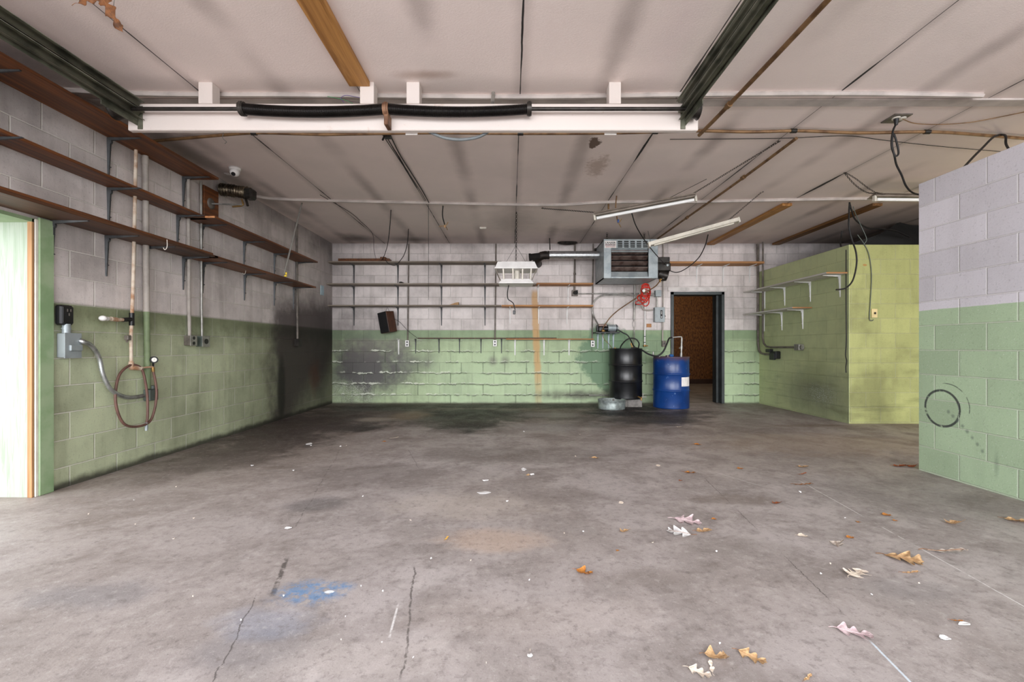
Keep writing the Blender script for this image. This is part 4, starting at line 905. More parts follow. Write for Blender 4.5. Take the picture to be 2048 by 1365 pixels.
# red coiled hose with its gauge
T = thing('coil_hose', 'red coiled air hose hung under the heater', 'hose', P(1290,590,7.95))
rr = random.Random(5)
for i in range(7):
    c_ = P(1288.5 + rr.uniform(-3.5,3.5) + (3-i)*.6, 581 + i*3.4, 7.95 + rr.uniform(-.03,.03)); ax, az = .075+rr.uniform(-.012,.012), .085+rr.uniform(-.02,.02); ph = rr.uniform(-.4,.4)
    part('coil', MB().tube([c_+Vector((ax*math.cos(t*PI/9), .035*math.sin(t*PI/9+ph), az*math.sin(t*PI/9+ph))) for t in range(19)], .0095, 8), m_red, T)
part('hanging_loop', MB().tube(spl([P(1283,573,7.95), P(1287,569,7.93), P(1292,568,7.92), P(1297,571,7.94), P(1296,576,7.95), P(1290,575,7.95), P(1284,575,7.95), P(1287,571,7.96), P(1295,570,7.96)],6), .014, 8), m_red, T)
part('tail', MB().tube(spl([P(1281,600,7.95), P(1274,603,7.95), P(1271,606,7.95), P(1274,609,7.95), P(1283,609,7.95), P(1289,604,7.95), P(1295,592,7.95)],6), .008, 8), m_red, T)
g = P(1287,582,7.86); part('gauge', MB().cyl(g, g+Vector((0,-.02,0)), .030, 20), m_black, T); part('dial', MB().cyl(g+Vector((0,-.02,0)), g+Vector((0,-.022,0)), .026, 20), m_dial, T, 'white gauge dial')
# ================================================================ partition
def part_shelf(label, za, y0, w, ys):
    z = H+za; T = thing('mounted_shelf', label, 'shelf', (XP-w/2,(y0+YB)/2,z))
    part('board', MB().bbox((XP-w,y0,z),(XP-.004,YB-.003,z+.022), .003), m_wshelf, T)
    part('raw_end', MB().bbox((XP-w+.003,y0-.004,z+.001),(XP-.006,y0,z+.021), .001), m_tan, T, 'unpainted tan end')
    for y in ys: bracket('pw', (XP-.001,y,z-.0005), PI, T)
part_shelf('longer upper white shelf on the olive partition', 1.016, 6.20, .30, (8.22,7.62,6.97,6.34))
part_shelf('shorter lower white shelf on the olive partition', .60, 6.93, .31, (8.24,7.70,7.15))
T = thing('conduit', 'dark conduit bending along the partition to a black weatherproof box', 'conduit', PS(1545,707,.04))
zt = ZC-.02; pa = [Vector((XP-.05,8.36,zt)), Vector((XP-.05,8.36,1.6)), Vector((XP-.05,8.36,1.12)), Vector((XP-.05,8.33,1.0)), Vector((XP-.05,8.26,.94)), Vector((XP-.05,8.15,.925)), Vector((XP-.05,7.9,.92))]
part('pipe', MB().tube(pa, .020, 10), m_condd, T); q = pa[-1]
part('box', MB().bbox(q+Vector((-.04,-.17,-.07)), q+Vector((.045,.03,.06)), .01).bbox(q+Vector((-.07,-.03,.04)), q+Vector((.0,.10,.10)), .008, None).bbox(q+Vector((-.06,-.15,-.09)), q+Vector((-.03,.0,.03)), .006), m_black, T, 'black weatherproof box')
T = thing('conduit', 'grey conduit bending along the partition to a small metal box', 'conduit', PS(1570,694,.04))
pa = [Vector((XP-.05,8.20,zt)), Vector((XP-.05,8.20,1.7)), Vector((XP-.05,8.20,1.22)), Vector((XP-.05,8.17,1.12)), Vector((XP-.05,8.09,1.065)), Vector((XP-.05,7.95,1.05)), Vector((XP-.05,7.25,1.05))]
part('pipe', MB().tube(pa, .016, 10), m_condd, T); q = pa[-1]
part('box', MB().bbox(q+Vector((-.035,-.13,-.05)), q+Vector((.045,.0,.05)), .006).cyl(q+Vector((0,-.13,0)), q+Vector((0,-.165,0)), .03, 14), m_cond, T)
q = P(1748,627,YP); T = thing('light_switch', 'ivory light switch on the front face of the olive partition', 'switch', q)
pl = part('wall_plate', MB().bbox(q+Vector((-.04,-.012,-.06)), q+Vector((.04,-.001,.06)), .004), m_ivory, T); part('toggle', MB().bbox(q+Vector((-.008,-.03,-.014)), q+Vector((.008,-.012,.014)), .003), m_black, pl)
cb = spl([P(1715,470,YP-.01), P(1728,488,YP-.012), P(1738,510,YP-.012), P(1743,550,YP-.012), P(1741,600,YP-.012), P(1739,636,YP-.012), P(1743,642,YP-.02), P(1747,640,YP-.012)],8)
part('wire', MB().tube(cb, .005, 6), m_greyd, T)
def cable(label, pts, r=.008, n=8, cat='cable', mat=None, name='cable'):
    return solo(name, MB().tube(spl(pts, n), r, 8), mat or m_cable, label, cat)
cable('black cable hanging from the ceiling, its end curling over the white shelf', [P(1699,405,6.0), P(1698,430,6.0), P(1698,455,6.0), P(1704,480,6.0), P(1712,505,6.05), P(1713,530,6.05), P(1706,560,6.05), P(1694,575,6.05), P(1682,579,6.05), P(1672,580,6.05)], .010)
cable('thin dark cord hanging straight down the edge of the olive partition', [PS(1692,500,.012), PS(1692,600,.012), PS(1692.5,680,.012), PS(1691,710,.012), PS(1693,722,.012), PS(1691.5,735,.012), PS(1692,746,.012)], .006)
cable('black cable swagged from the ceiling towards the dark corner above the partition', [P(1699,406,6.02), P(1703,420,6.02), P(1711,440,6.1), P(1735,456,6.2), P(1760,458,6.4), P(1790,462,6.5), P(1818,474,6.6)], .010)
cable('short dark wire hooked over the top of the olive partition', [P(1684,462,6.6), P(1682,475,6.6), P(1681,490,6.5), P(1686,498,6.3)], .009)
cable('thin grey wire looping above the corner of the olive partition', [P(1706,413,6.1), P(1712,430,6.1), P(1722,452,6.12), P(1733,478,6.14), P(1727,490,6.16)], .005, mat=m_greyd)
tb = MB()  # black sheet added in place of the dark void above the partition
for k in (0, .012):
    tb.grid(lambda s, t: Vector((4.90+s*2.6, 6.75 + k + .12*math.sin(s*11+t*2) + .15*t, ZP+.004 + (.03+.47*min(1,s*2.4))*t + .015*math.sin(s*19)*t)), 40, 6)
solo('void_sheet', tb, simple('void_black', (14,13,13), .8), 'added black sheet standing for the dark void above the olive partition', 'dark stand-in')
# ================================================================ overhead door gear
YH = 3.29; hp = lambda u, v, y=YH: P(u, v, y)
bx0, bx1, z0, z1 = hp(255,0).x, hp(1397,0).x, hp(0,260.5).z, hp(0,207).z
T = thing('header_beam', 'long white beam hung from the ceiling behind the door spring', 'beam', ((bx0+bx1)/2,YH,z0))
T['kind'] = 'thing'
part('beam', MB().bbox((bx0,YH,z0),(bx1,YH+.045,z1), .006), m_beam, T)
part('cleat', MB().bbox((hp(320,0).x,YH+.045,z0+.02),(hp(1380,0).x,YH+.07,z1-.02), .004), m_beam, T)
for ua, ub in ((397,425),(720,748),(813,839),(1218,1242)):
    part('post', MB().bbox((hp(ua,0).x,YH-.004,z1-.002),(hp(ub,0).x,YH+.085,ZC), .003), m_beam, T)
for u0, u1 in ((378,396),(420,424)): pass
yS = YH-.075; zS = hp(0,218,yS).z
T = thing('torsion_shaft', 'steel door shaft with two long black springs before the white beam', 'door spring', (-.75,yS,zS))
xa, xb = P(243,0,yS).x, P(1388,0,yS).x
part('shaft', MB().cyl((xa,yS,zS),(xb,yS,zS), .0135, 14), m_steel, T)
def spring(u0, u1, sgn):
    a, b = P(u0,0,yS).x, P(u1,0,yS).x; n = 130*6; pts = []
    for i in range(n+1):
        t = i/n; pts.append((a+(b-a)*t, yS, zS - .022*math.sin(PI*t)**.8))
    return MB().tube(pts, lambda i,t: .0355 + .0035*math.cos(i*PI/3), 16)
part('spring', spring(488,771,1), m_spring, T, 'black coil spring nearer the long wall')
part('spring', spring(775,1056,1), m_spring, T, 'black coil spring farther from the long wall')
for ua, ub in ((480,490),(1054,1063)):
    x0_, x1_ = P(ua,0,yS).x, P(ub,0,yS).x; m_ = MB().cyl((x0_,yS,zS),(x1_,yS,zS), .047, 12).cyl((x0_+.008,yS,zS),(x1_-.008,yS,zS), .052, 8)
    part('winding_cone', m_, m_steel, T)
xc = P(772.5,0,yS).x
part('center_bracket', MB().cyl((xc-.02,yS,zS-.004),(xc+.02,yS,zS-.004), .044, 18).cyl((xc-.008,yS,zS-.004),(xc+.008,yS,zS-.004), .05, 18).bbox((xc-.012,yS-.02,zS-.12),(xc+.018,YH-.001,zS-.03), .004), m_rustb, T, 'rusty centre bracket')
for u, s in ((238,-1),(1388,1)):
    x = P(u,0,yS).x; pr = [(.0001,-.035),(.05,-.035),(.062,-.028),(.060,-.01),(.064,0),(.060,.012),(.068,.026),(.072,.032),(.045,.036),(.0001,.03)]
    part('cable_drum', MB().lathe([(r*1.05, z*s) for r, z in pr], (x,yS,zS), 28, True, Matrix.Rotation(PI/2,3,'Y')), m_steel, T)
def end_plate(u0, u1):
    x0_, x1_ = sorted((P(u0,0,YH).x, P(u1,0,YH).x))
    return MB().bbox((x0_,YH-.006,zS-.19),(x1_,YH-.0005,zS+.045), .002)
def door_track(label, xt, s):
    T = thing('door_track', label, 'door track', (xt,1.9,zS))
    y0, y1 = -.3, YH-.012
    for dz, nm in ((.052,'upper_track'),(-.020,'lower_track')):
        z = zS+dz; prof = []
        for i in range(9): a = -PI/2 + PI*i/8; prof.append((.026*math.cos(a)*1.0, .026*math.sin(a)))
        prof = [(-.022,-.033),(-.018,-.026)] + prof + [(-.018,.026),(-.022,.033)]
        n = len(prof); vs = []
        for y in (y0, y1): vs += [Vector((xt + s*q[0], y, z+q[1])) for q in prof]
        for y in (y0, y1): vs += [Vector((xt + s*q[0]*.90 - s*.0015, y, z+q[1]*.92)) for q in prof]
        fs = []
        for i in range(n-1):
            fs += [(i,i+1,n+i+1,n+i), (2*n+i,3*n+i,3*n+i+1,2*n+i+1), (n+i,n+i+1,3*n+i+1,3*n+i), (i,2*n+i,2*n+i+1,i+1)]
        for i in (0, n-1): fs.append((i,n+i,3*n+i,2*n+i))
        part(nm, MB().add(vs, fs, True), m_track, T)
    part('angle_iron', MB().box((xt+s*.030-.0015,y0,zS-.058),(xt+s*.030+.0015,y1,zS+.090)).box((min(xt+s*.03,xt-s*.035),y0,zS+.087),(max(xt+s*.03,xt-s*.0),y1,zS+.091)), m_track, T)
    part('end_plate', MB().bbox((xt+s*.036-.003,YH-.30,zS-.085),(xt+s*.036+.003,YH-.0015,zS+.09), .002).bbox((min(xt+s*.036,xt+s*.0),YH-.006,zS-.11),(max(xt+s*.036,xt+s*.0),YH-.0005,zS+.06), .001), m_track, T)
    return T
door_track('dark double door track over the side-doorway wall, ending at the white beam', -2.69, -1)
door_track('dark double door track over mid-room, ending at the cable drum', 1.238, 1)
solo('pipe_stub', MB().cyl(C(986,176,.0)+Vector((0,.06,0)), P(985,206,3.36), .0135), m_cond, 'short grey pipe stub between the ceiling and the white beam', 'pipe')
ws = [((655,193),(690,200),(705,207)),((688,205),(682,196),(692,191),(712,194),(721,196)),((690,199),(700,203),(721,205))]
for (pts, c_, lab) in zip(ws, ((60,130,80),(90,70,130),(70,50,60)), ('thin green wire end above the white beam','thin violet wire loop above the white beam','thin dark wire behind the post on the white beam')):
    solo('wire', MB().tube(spl([P(u,v,3.40) for u,v in pts],8), .0022, 6), simple('wire_%s' % lab.split()[1], c_, .5), lab, 'wire')
solo('flexible_conduit', MB().tube(spl([P(855,262,3.36), P(868,268,3.36), P(890,276,3.36), P(920,279.5,3.36), P(950,276,3.36), P(968,269,3.36), P(978,262,3.36)],10), .011, 10), m_loop, 'grey conduit loop drooping below the white beam', 'conduit')
for u, v, l in ((823,266,'white paper tag under the white beam below the springs'),(1221,266,'white paper tag under the white beam beyond the spring end')):
    q = P(u,v,3.36); solo('paper_tag', MB().box(q+Vector((-.045,0,-.014)), q+Vector((.045,.003,.022))), m_paper, l, 'tag')
# ceiling conduits, boards
q = [(300,283),(380,276),(450,270),(520,266),(640,269),(720,268),(860,266),(1000,267),(1130,267),(1240,266),(1390,262),(1500,264),(1600,262),(1720,266),(1860,264),(1960,270),(2060,278)]
T = thing('conduit', 'long brown conduit wandering across the ceiling behind the white beam', 'conduit', C(1000,267))
part('pipe', MB().tube(spl([C(u,v,.03) for u,v in q],5), .0135, 10), m_copper, T)
for u, v in ((508,266.5),(1041,267),(1310,264),(1587,262),(1854,264)): 
    p = C(u,v,.03); part('coupling', MB().cyl(p-Vector((.025,0,0)), p+Vector((.025,0,0)), .019), m_steel, T)
p = C(448,270,.03); part('wire_tie', MB().tube(spl([p+Vector((0,0,.03)), p+Vector((.005,-.02,0)), p+Vector((-.01,0,-.03)), p+Vector((.012,.015,-.055)), p+Vector((0,.01,-.075))],6), .003, 6), m_cond, T)
solo('conduit', MB().tube(spl([Vector((1.77,-.3,ZC-.03)), Vector((1.755,1.6,ZC-.03)), Vector((1.735,2.9,ZC-.03)), Vector((1.70,3.6,ZC-.045)), Vector((1.685,4.03,ZC-.04))],5), .016, 10).cyl((1.703,3.50,ZC-.045),(1.701,3.54,ZC-.045),.023), m_copper, 'brown conduit running along the ceiling from the front to the beam end', 'conduit')
solo('conduit', MB().tube(spl([Vector((2.60,4.10,ZC-.035)), Vector((2.61,5.2,ZC-.035)), Vector((2.585,6.6,ZC-.035)), Vector((2.57,8.05,ZC-.035))],5), .0145, 10).cyl((2.605,5.02,ZC-.035),(2.605,5.08,ZC-.035),.022).cyl((2.585,6.58,ZC-.035),(2.585,6.64,ZC-.035),.022), m_copper, 'brown conduit running along the ceiling towards the heater', 'conduit')
def ceil_board(label, xc, w, y0, y1, m): solo('ceiling_board', MB().bbox((xc-w/2,y0,ZC-.036),(xc+w/2,y1,ZC), .003), m, label, 'board', 'bare boards nailed to the ceiling')
ceil_board('honey pine board on the ceiling in front of the white beam', -1.105, .150, -.4, 3.285, m_orange)
ceil_board('pine board on the ceiling between the two chained tube lights', 3.715, .135, 6.05, 8.38, m_orange)
ceil_board('darker pine board on the ceiling by the half-hidden tube light', 4.93, .135, 6.05, 8.38, m_orange2)
# tube lights
def strip_light(label, a, b, tube, lens=1.22):
    a = Vector(a); b = Vector(b); d = (b-a); n = d.normalized(); side = n.cross(Vector((0,0,1))).normalized(); up = side.cross(n)
    M = Matrix(((n.x,side.x,up.x,a.x),(n.y,side.y,up.y,a.y),(n.z,side.z,up.z,a.z),(0,0,0,1))); Lx = d.length
    T = thing('strip_light', label, 'tube light', a.lerp(b,.5))
    if tube:
        part('housing', MB().bbox((0,-.03,.035),(Lx,.03,.075), .004, M), m_chand, T)
        vs = [(0,-.03,.075),(0,-.115,.045),(0,-.112,.040),(0,-.03,.06),(0,.03,.06),(0,.112,.040),(0,.115,.045),(0,.03,.075)]
        pv = [M @ Vector((x*Lx, q[1], q[2])) for x in (0,1) for q in vs]; k = len(vs)
        part('reflector', MB().add(pv, [(i,(i+1) % k,k+(i+1) % k,k+i) for i in range(k)] + [tuple(range(k))[::-1], tuple(range(k,2*k))]), m_chand, T, 'dusty reflector')
        part('tube', MB().cyl(M @ Vector((.02,0,.005)), M @ Vector((Lx-.02,0,.005)), .019, 16), m_tube, T, 'white unlit tube')
        for x in (0,Lx): part('lamp_holder', MB().bbox((x-.012,-.022,-.02),(x+.012,.022,.05), .005, M), m_chan, T)
    else:
        vs = [(-.055,.04),(-.06,.0),(-.05,-.008),(.05,-.008),(.06,.0),(.055,.04)]; k = len(vs)
        pv = [M @ Vector((x*Lx, q[0], q[1])) for x in (0,1) for q in vs]
        part('channel', MB().add(pv, [(i,(i+1) % k,k+(i+1) % k,k+i) for i in range(k)] + [tuple(range(k))[::-1], tuple(range(k,2*k))]).bbox((.06,-.028,-.022),(Lx-.06,.028,-.008), .004, M), m_chan, T)
        for x in (0,Lx): part('end_cap', MB().bbox((x-.008,-.062,-.026),(x+.012,.062,.042), .004, M), m_chan, T)
    return T, M, Lx
T, M, Lx = strip_light('tube light hung aslant before the heater, its white tube in place', P(1190,438,5.5), P(1392,400,5.2), True)
part('chain', chain(MB(), [M @ Vector((Lx-.03,0,.075)), C(1560,282)], .028, .0026), m_steel, T)
part('wire', MB().tube([M @ Vector((Lx-.30,0,.075)), M @ Vector((Lx-.02,0,.15)) + Vector((.12,-.1,.06))], .003, 6), m_steel, T)
part('chain', chain(MB(), [M @ Vector((.02,0,.075)), C(1083,417)], .028, .0026), m_steel, T)
part('tail_chain', chain(MB(), [C(1557,283,.01), C(1557,283,.28)], .026, .0024), m_steel, T); part('tail_chain', chain(MB(), [C(1085,416,.01), C(1085,416,.16)], .026, .0024), m_steel, T)
T, M, Lx = strip_light('bare cream tube light channel without tube, hung aslant over the heater', P(1298,492,6.0), P(1476,443,5.8), False)
part('chain', chain(MB(), [M @ Vector((Lx-.12,0,.04)), C(1524,384)], .028, .0026), m_steel, T); part('tail_chain', chain(MB(), [C(1526,384,.01), C(1526,384,.13)], .026, .0024), m_steel, T)
part('wire', MB().tube([M @ Vector((.45,0,.04)), C(1398,452)], .003, 6), m_steel, T); part('wire', MB().tube([M @ Vector((.03,0,.04)), C(1296,462)], .003, 6), m_steel, T)
T, M, Lx = strip_light('tube light half hidden behind the top of the near block wall', P(1749,400,5.20), P(1968,402,5.20), True)
part('chain', chain(MB(), spl([M @ Vector((.02,0,.075)), P(1733,385,5.15), P(1710,370,5.08), C(1688,345)],3), .028, .0026), m_steel, T)
part('chain', chain(MB(), spl([M @ Vector((.20,0,.075)), P(1750,385,5.12), P(1712,358,5.03), C(1690,345)],3), .026, .0024), m_steel, T)
cable('thin black cord from the tube light down to the heater burner', [P(1263,425,5.4), P(1272,452,5.7), P(1290,482,5.95), P(1308,505,6.6), P(1325,524,7.4), P(1332,530,7.66)], .007)
cable('thin black cord looping from the bare channel down to the heater burner', [P(1416,470,5.88), P(1410,492,6.1), P(1398,515,6.5), P(1380,532,7.0), P(1362,543,7.4), P(1350,545,7.6), P(1338,541,7.7)], .007)
# ceiling wires
q = C(1793,236); T = thing('ceiling_outlet', 'square outlet plate on the ceiling with cords plugged in', 'outlet', q)
part('plate', MB().bbox(q+Vector((-.075,-.075,-.01)), q+Vector((.075,.075,0)), .003), m_condd, T); part('socket', MB().cyl(q+Vector((-.02,-.02,-.02)), q+Vector((-.02,-.02,-.01)), .03, 14).cyl(q+Vector((.035,-.02,-.02)), q+Vector((.035,-.02,-.01)), .025, 14), m_cream, T)
q2 = q+Vector((-.02,-.02,-.02)); y_ = q2.y
T = thing('extension_cord', 'black cord plugged into the ceiling outlet, looped and trailing behind the near wall', 'cord', q2)
part('plug', MB().cyl(q2, q2+Vector((0,0,-.05)), .02, 12, .012), m_black, T)
part('cord', MB().tube(spl([q2+Vector((0,0,-.04)), P(1786,262,y_), P(1783,285,y_), P(1785,300,y_), P(1791,312,y_), P(1797,307,y_), P(1794,288,y_), P(1787,268,y_), P(1784,290,y_), P(1789,312,y_), P(1793,330,y_+.05), P(1803,350,y_+.1), P(1812,372,y_+.15), P(1826,386,y_+.2), P(1850,392,y_+.25)],8), .0075, 8), m_cable, T)
cable('thin tan wire running from the ceiling outlet across the ceiling', [q+Vector((.035,-.02,-.02)), C(1830,247,.015), C(1880,249,.012), C(1940,245,.012), C(2000,234,.012), C(2060,222,.012)], .004, mat=m_copper)
cable('very thin dark line stretched across the ceiling behind the conduit', [C(1340,279,.01), C(1560,277,.01), C(1690,272,.01), C(1770,281,.01), C(1880,293,.01), C(2020,305,.01)], .003)
cable('black cable arched over the top of the near block wall', [P(1925,338,3.70), P(1945,316,3.80), P(1965,296,3.90), P(1985,276,3.96), C(2000,270,.01), P(2011,272,3.95), P(2012,288,3.9), P(2020,302,3.8), P(2028,312,3.72)], .009)
cable('black cord hanging from the beam along the ceiling seam', [C(779,268,.01), C(800,310,.012), C(822,345,.01), C(845,382,.01), C(858,406,.02)], .006)
cable('thin wire beside the black cord along the ceiling seam', [C(764,268,.01), C(800,322,.01), C(830,366,.01), C(852,402,.02)], .0035)
q = C(776,270); solo('wire_clip', MB().bbox(q+Vector((-.035,-.03,-.03)), q+Vector((.03,.03,0)), .01).cyl(q+Vector((-.02,-.03,-.02)), q+Vector((-.035,-.05,-.07)), .009), m_black, 'black clip under the beam where the ceiling cord starts', 'clip')
for (u0,v0,u1,v1,lab) in ((886,412,890,452,'short black cable with copper wire ends hanging from the ceiling'),(1233,392,1236,446,'brown cable with a blue wire nut hanging above the heater')):
    a = C(u0,v0); b_ = P(u1,v1,a.y-.03); T = thing('ceiling_cable', lab, 'cable', a)
    part('cable', MB().tube(spl([a, a.lerp(b_,.5)+Vector((-.02,0,0)), b_],6), .008, 8), m_cable if u0 < 1000 else m_copper, T)
    for i, (dx, dz) in enumerate(((.045,.05),(.035,-.06),(-.08,-.01))):
        if u0 > 1000 and i == 2: continue
        part('wire_end', MB().tube(spl([b_, b_+Vector((dx*.5,0,dz*.3)), b_+Vector((dx,-.01,dz))],4), .0045, 6), m_brass, T, 'copper wire end')
    part('wire_nut', roundmap(b_+Vector((.0,-.012,.02 if u0 > 1000 else -.01)), .014,.014,.024,10,6), simple('blue_plastic', (60,90,150), .4) if u0 > 1000 else m_card, T)
q = C(966,455); solo('ceiling_clip', MB().bbox(q+Vector((-.055,-.03,-.022)), q+Vector((.055,.03,0)), .006).bbox(q+Vector((-.045,-.034,-.03)), q+Vector((.045,-.03,-.004)), .001), m_cream, 'small cream clip screwed to the ceiling between the hanging cables', 'clip')
cable('dark wire dangling from the ceiling onto the topmost grey shelf', [C(782,420,.0), P(780,450,6.9), P(776,485,7.3), P(770,508,8.0), P(764,520,8.12)], .006)
cable('curved dark wire dangling from the ceiling past the topmost grey shelf', [C(817,458,.0), P(815,485,7.6), P(809,508,7.9), P(800,522,8.1), P(790,531,8.12), P(778,528,8.12), P(770,520,8.12)], .006)
cable('thin straight wire hanging down the back wall past every grey shelf', [C(857,408,.01), P(857,470,6.6), P(857,530,7.4), P(857,580,8.05), P(857,600,8.1)], .003)
cable('brown strip hanging from the ceiling above the flue elbow', [C(1217,405,.0), P(1217,425,5.98)], .012, 4, 'strip', m_copper, 'metal_strip')
cable('thin wire slanting along the ceiling near the sooty corner', [C(640,390,.008), C(700,425,.008), C(722,444,.01), C(745,468,.01), P(748,500,8.2), P(752,518,8.2)], .0035)
# ================================================================ leaves and litter
def leaf_mesh(seed, lobes=3, wide=.42, curl=.3, twist=.2, narrow=False):
    """lobed oak leaf, unit length along +x, thickness by a second skin"""
    r = random.Random(seed); n = 40; top, bot = [], []
    cs = [r.uniform(.7,1.25) for _ in range(lobes*2+2)]; bend = r.uniform(-.5,.5)
    def half(t, s):
        env = math.sin(PI*min(max(t,0),1)**.8)**.7
        k = abs(math.sin(PI*lobes*t + (.25 if s > 0 else 0)))
        lob = .24 + .76*k**1.3
        return wide*env*lob*cs[int(t*lobes*1.99) % len(cs) if s > 0 else (int(t*lobes*1.99)+1) % len(cs)]*(.6 if narrow else 1)
    def at(t, q):
        w = half(t, 1 if q > 0 else -1)*abs(q); sg = 1 if q > 0 else -1
        x = t + w*.35; y = sg*w + bend*.18*(t*t - t)
        z = curl*((abs(q)*w)**2)*2.0 + curl*.55*math.sin(PI*t*1.3 + seed) * .35 + twist*y*math.sin(3*t+seed)*.7 + (.03*math.sin(t*27+seed)+.02*math.sin(q*9+t*13))*abs(q)*.6
        return Vector((x, y, z))
    qs = (-1,-.5,0,.5,1); top = [at(i/n, q) for i in range(n+1) for q in qs]
    zmin = min(p.z for p in top); top = [p - Vector((.5,0,zmin-.006)) for p in top]
    bot = [p - Vector((0,0,.006)) for p in top]; m = len(top); k = len(qs); fs = []
    for i in range(n):
        for j in range(k-1):
            a = i*k+j; fs += [(a,a+1,a+k+1,a+k), (m+a,m+a+k,m+a+k+1,m+a+1)]
        for j in (0,k-1):
            a = i*k+j; fs.append((a,a+k,m+a+k,m+a) if j else (a,m+a,m+a+k,a+k))
    stem = spl([top[2]+Vector((.02,0,0)), top[2]+Vector((-.1,.015,.004)), top[2]+Vector((-.24,.05*r.choice((-1,1)),.0))], 4)
    st = [Vector((p.x,p.y,max(p.z,.012))) for p in stem]
    vein = [top[i*k+2]+Vector((0,0,.004)) for i in range(0,n-2,2)]
    return MB().add(top+bot, fs, True), MB().tube(st+[], .009, 6).tube(vein, .006, 5)
LC = {'tan': ((214,178,134),(176,138,96)), 'pale': ((232,218,202),(204,186,168)), 'pink': ((216,194,196),(186,160,164)), 'brown': ((158,104,58),(104,66,36)), 'orange': ((204,136,58),(160,98,40)), 'grey': ((190,178,166),(150,136,124)), 'yellow': ((232,186,70),(206,150,44)), 'white': ((238,236,236),(214,212,212)), 'rust': ((168,92,48),(124,64,34)), 'dead': ((124,78,42),(78,46,22))}
LM = {k: simple('dry_leaf_'+k, a, .75, 0, .1, 5, .0, b) for k, (a, b) in LC.items()}
LV = {}
def leaf(u, v, px, kind, shape, rot, label, z=0.0, group=None, stem=True):
    """px: apparent length in photograph pixels"""
    p = F(u, v); size = px*p.y/FOC
    key = shape
    if (key, kind) not in LV:
        args = {'oak': (1,3,.46,.10,.10), 'oak2': (2,3,.40,.16,.2), 'oak3': (5,3,.5,.10,.22), 'curl': (3,2,.5,.28,.3), 'thin': (4,2,.30,.25,.25,True), 'scrap': (8,1,.42,.2,.2), 'crumple': (9,2,.60,.4,.45), 'hang': (6,3,.34,.45,.6,True)}[shape]
        a, b = leaf_mesh(*args); LV[(key, kind)] = (a.mesh('leaf_'+shape, LM[kind]), b.mesh('leaf_stem', LM['rust' if kind in ('rust','orange') else 'brown' if kind != 'pink' and kind != 'pale' else kind]))
    me, ms = LV[(key, kind)]
    T = bpy.data.objects.new('fallen_leaf', None); COL.objects.link(T); T.empty_display_size = .03
    T.location = (p.x, p.y, z); T.rotation_euler = (0,0,math.radians(rot)); T.scale = (size,)*3
    tag(T, label, 'leaf', group); link('blade', me, T)
    if stem: link('stem', ms, T)
    return T
G = 'fallen leaves on the concrete floor'
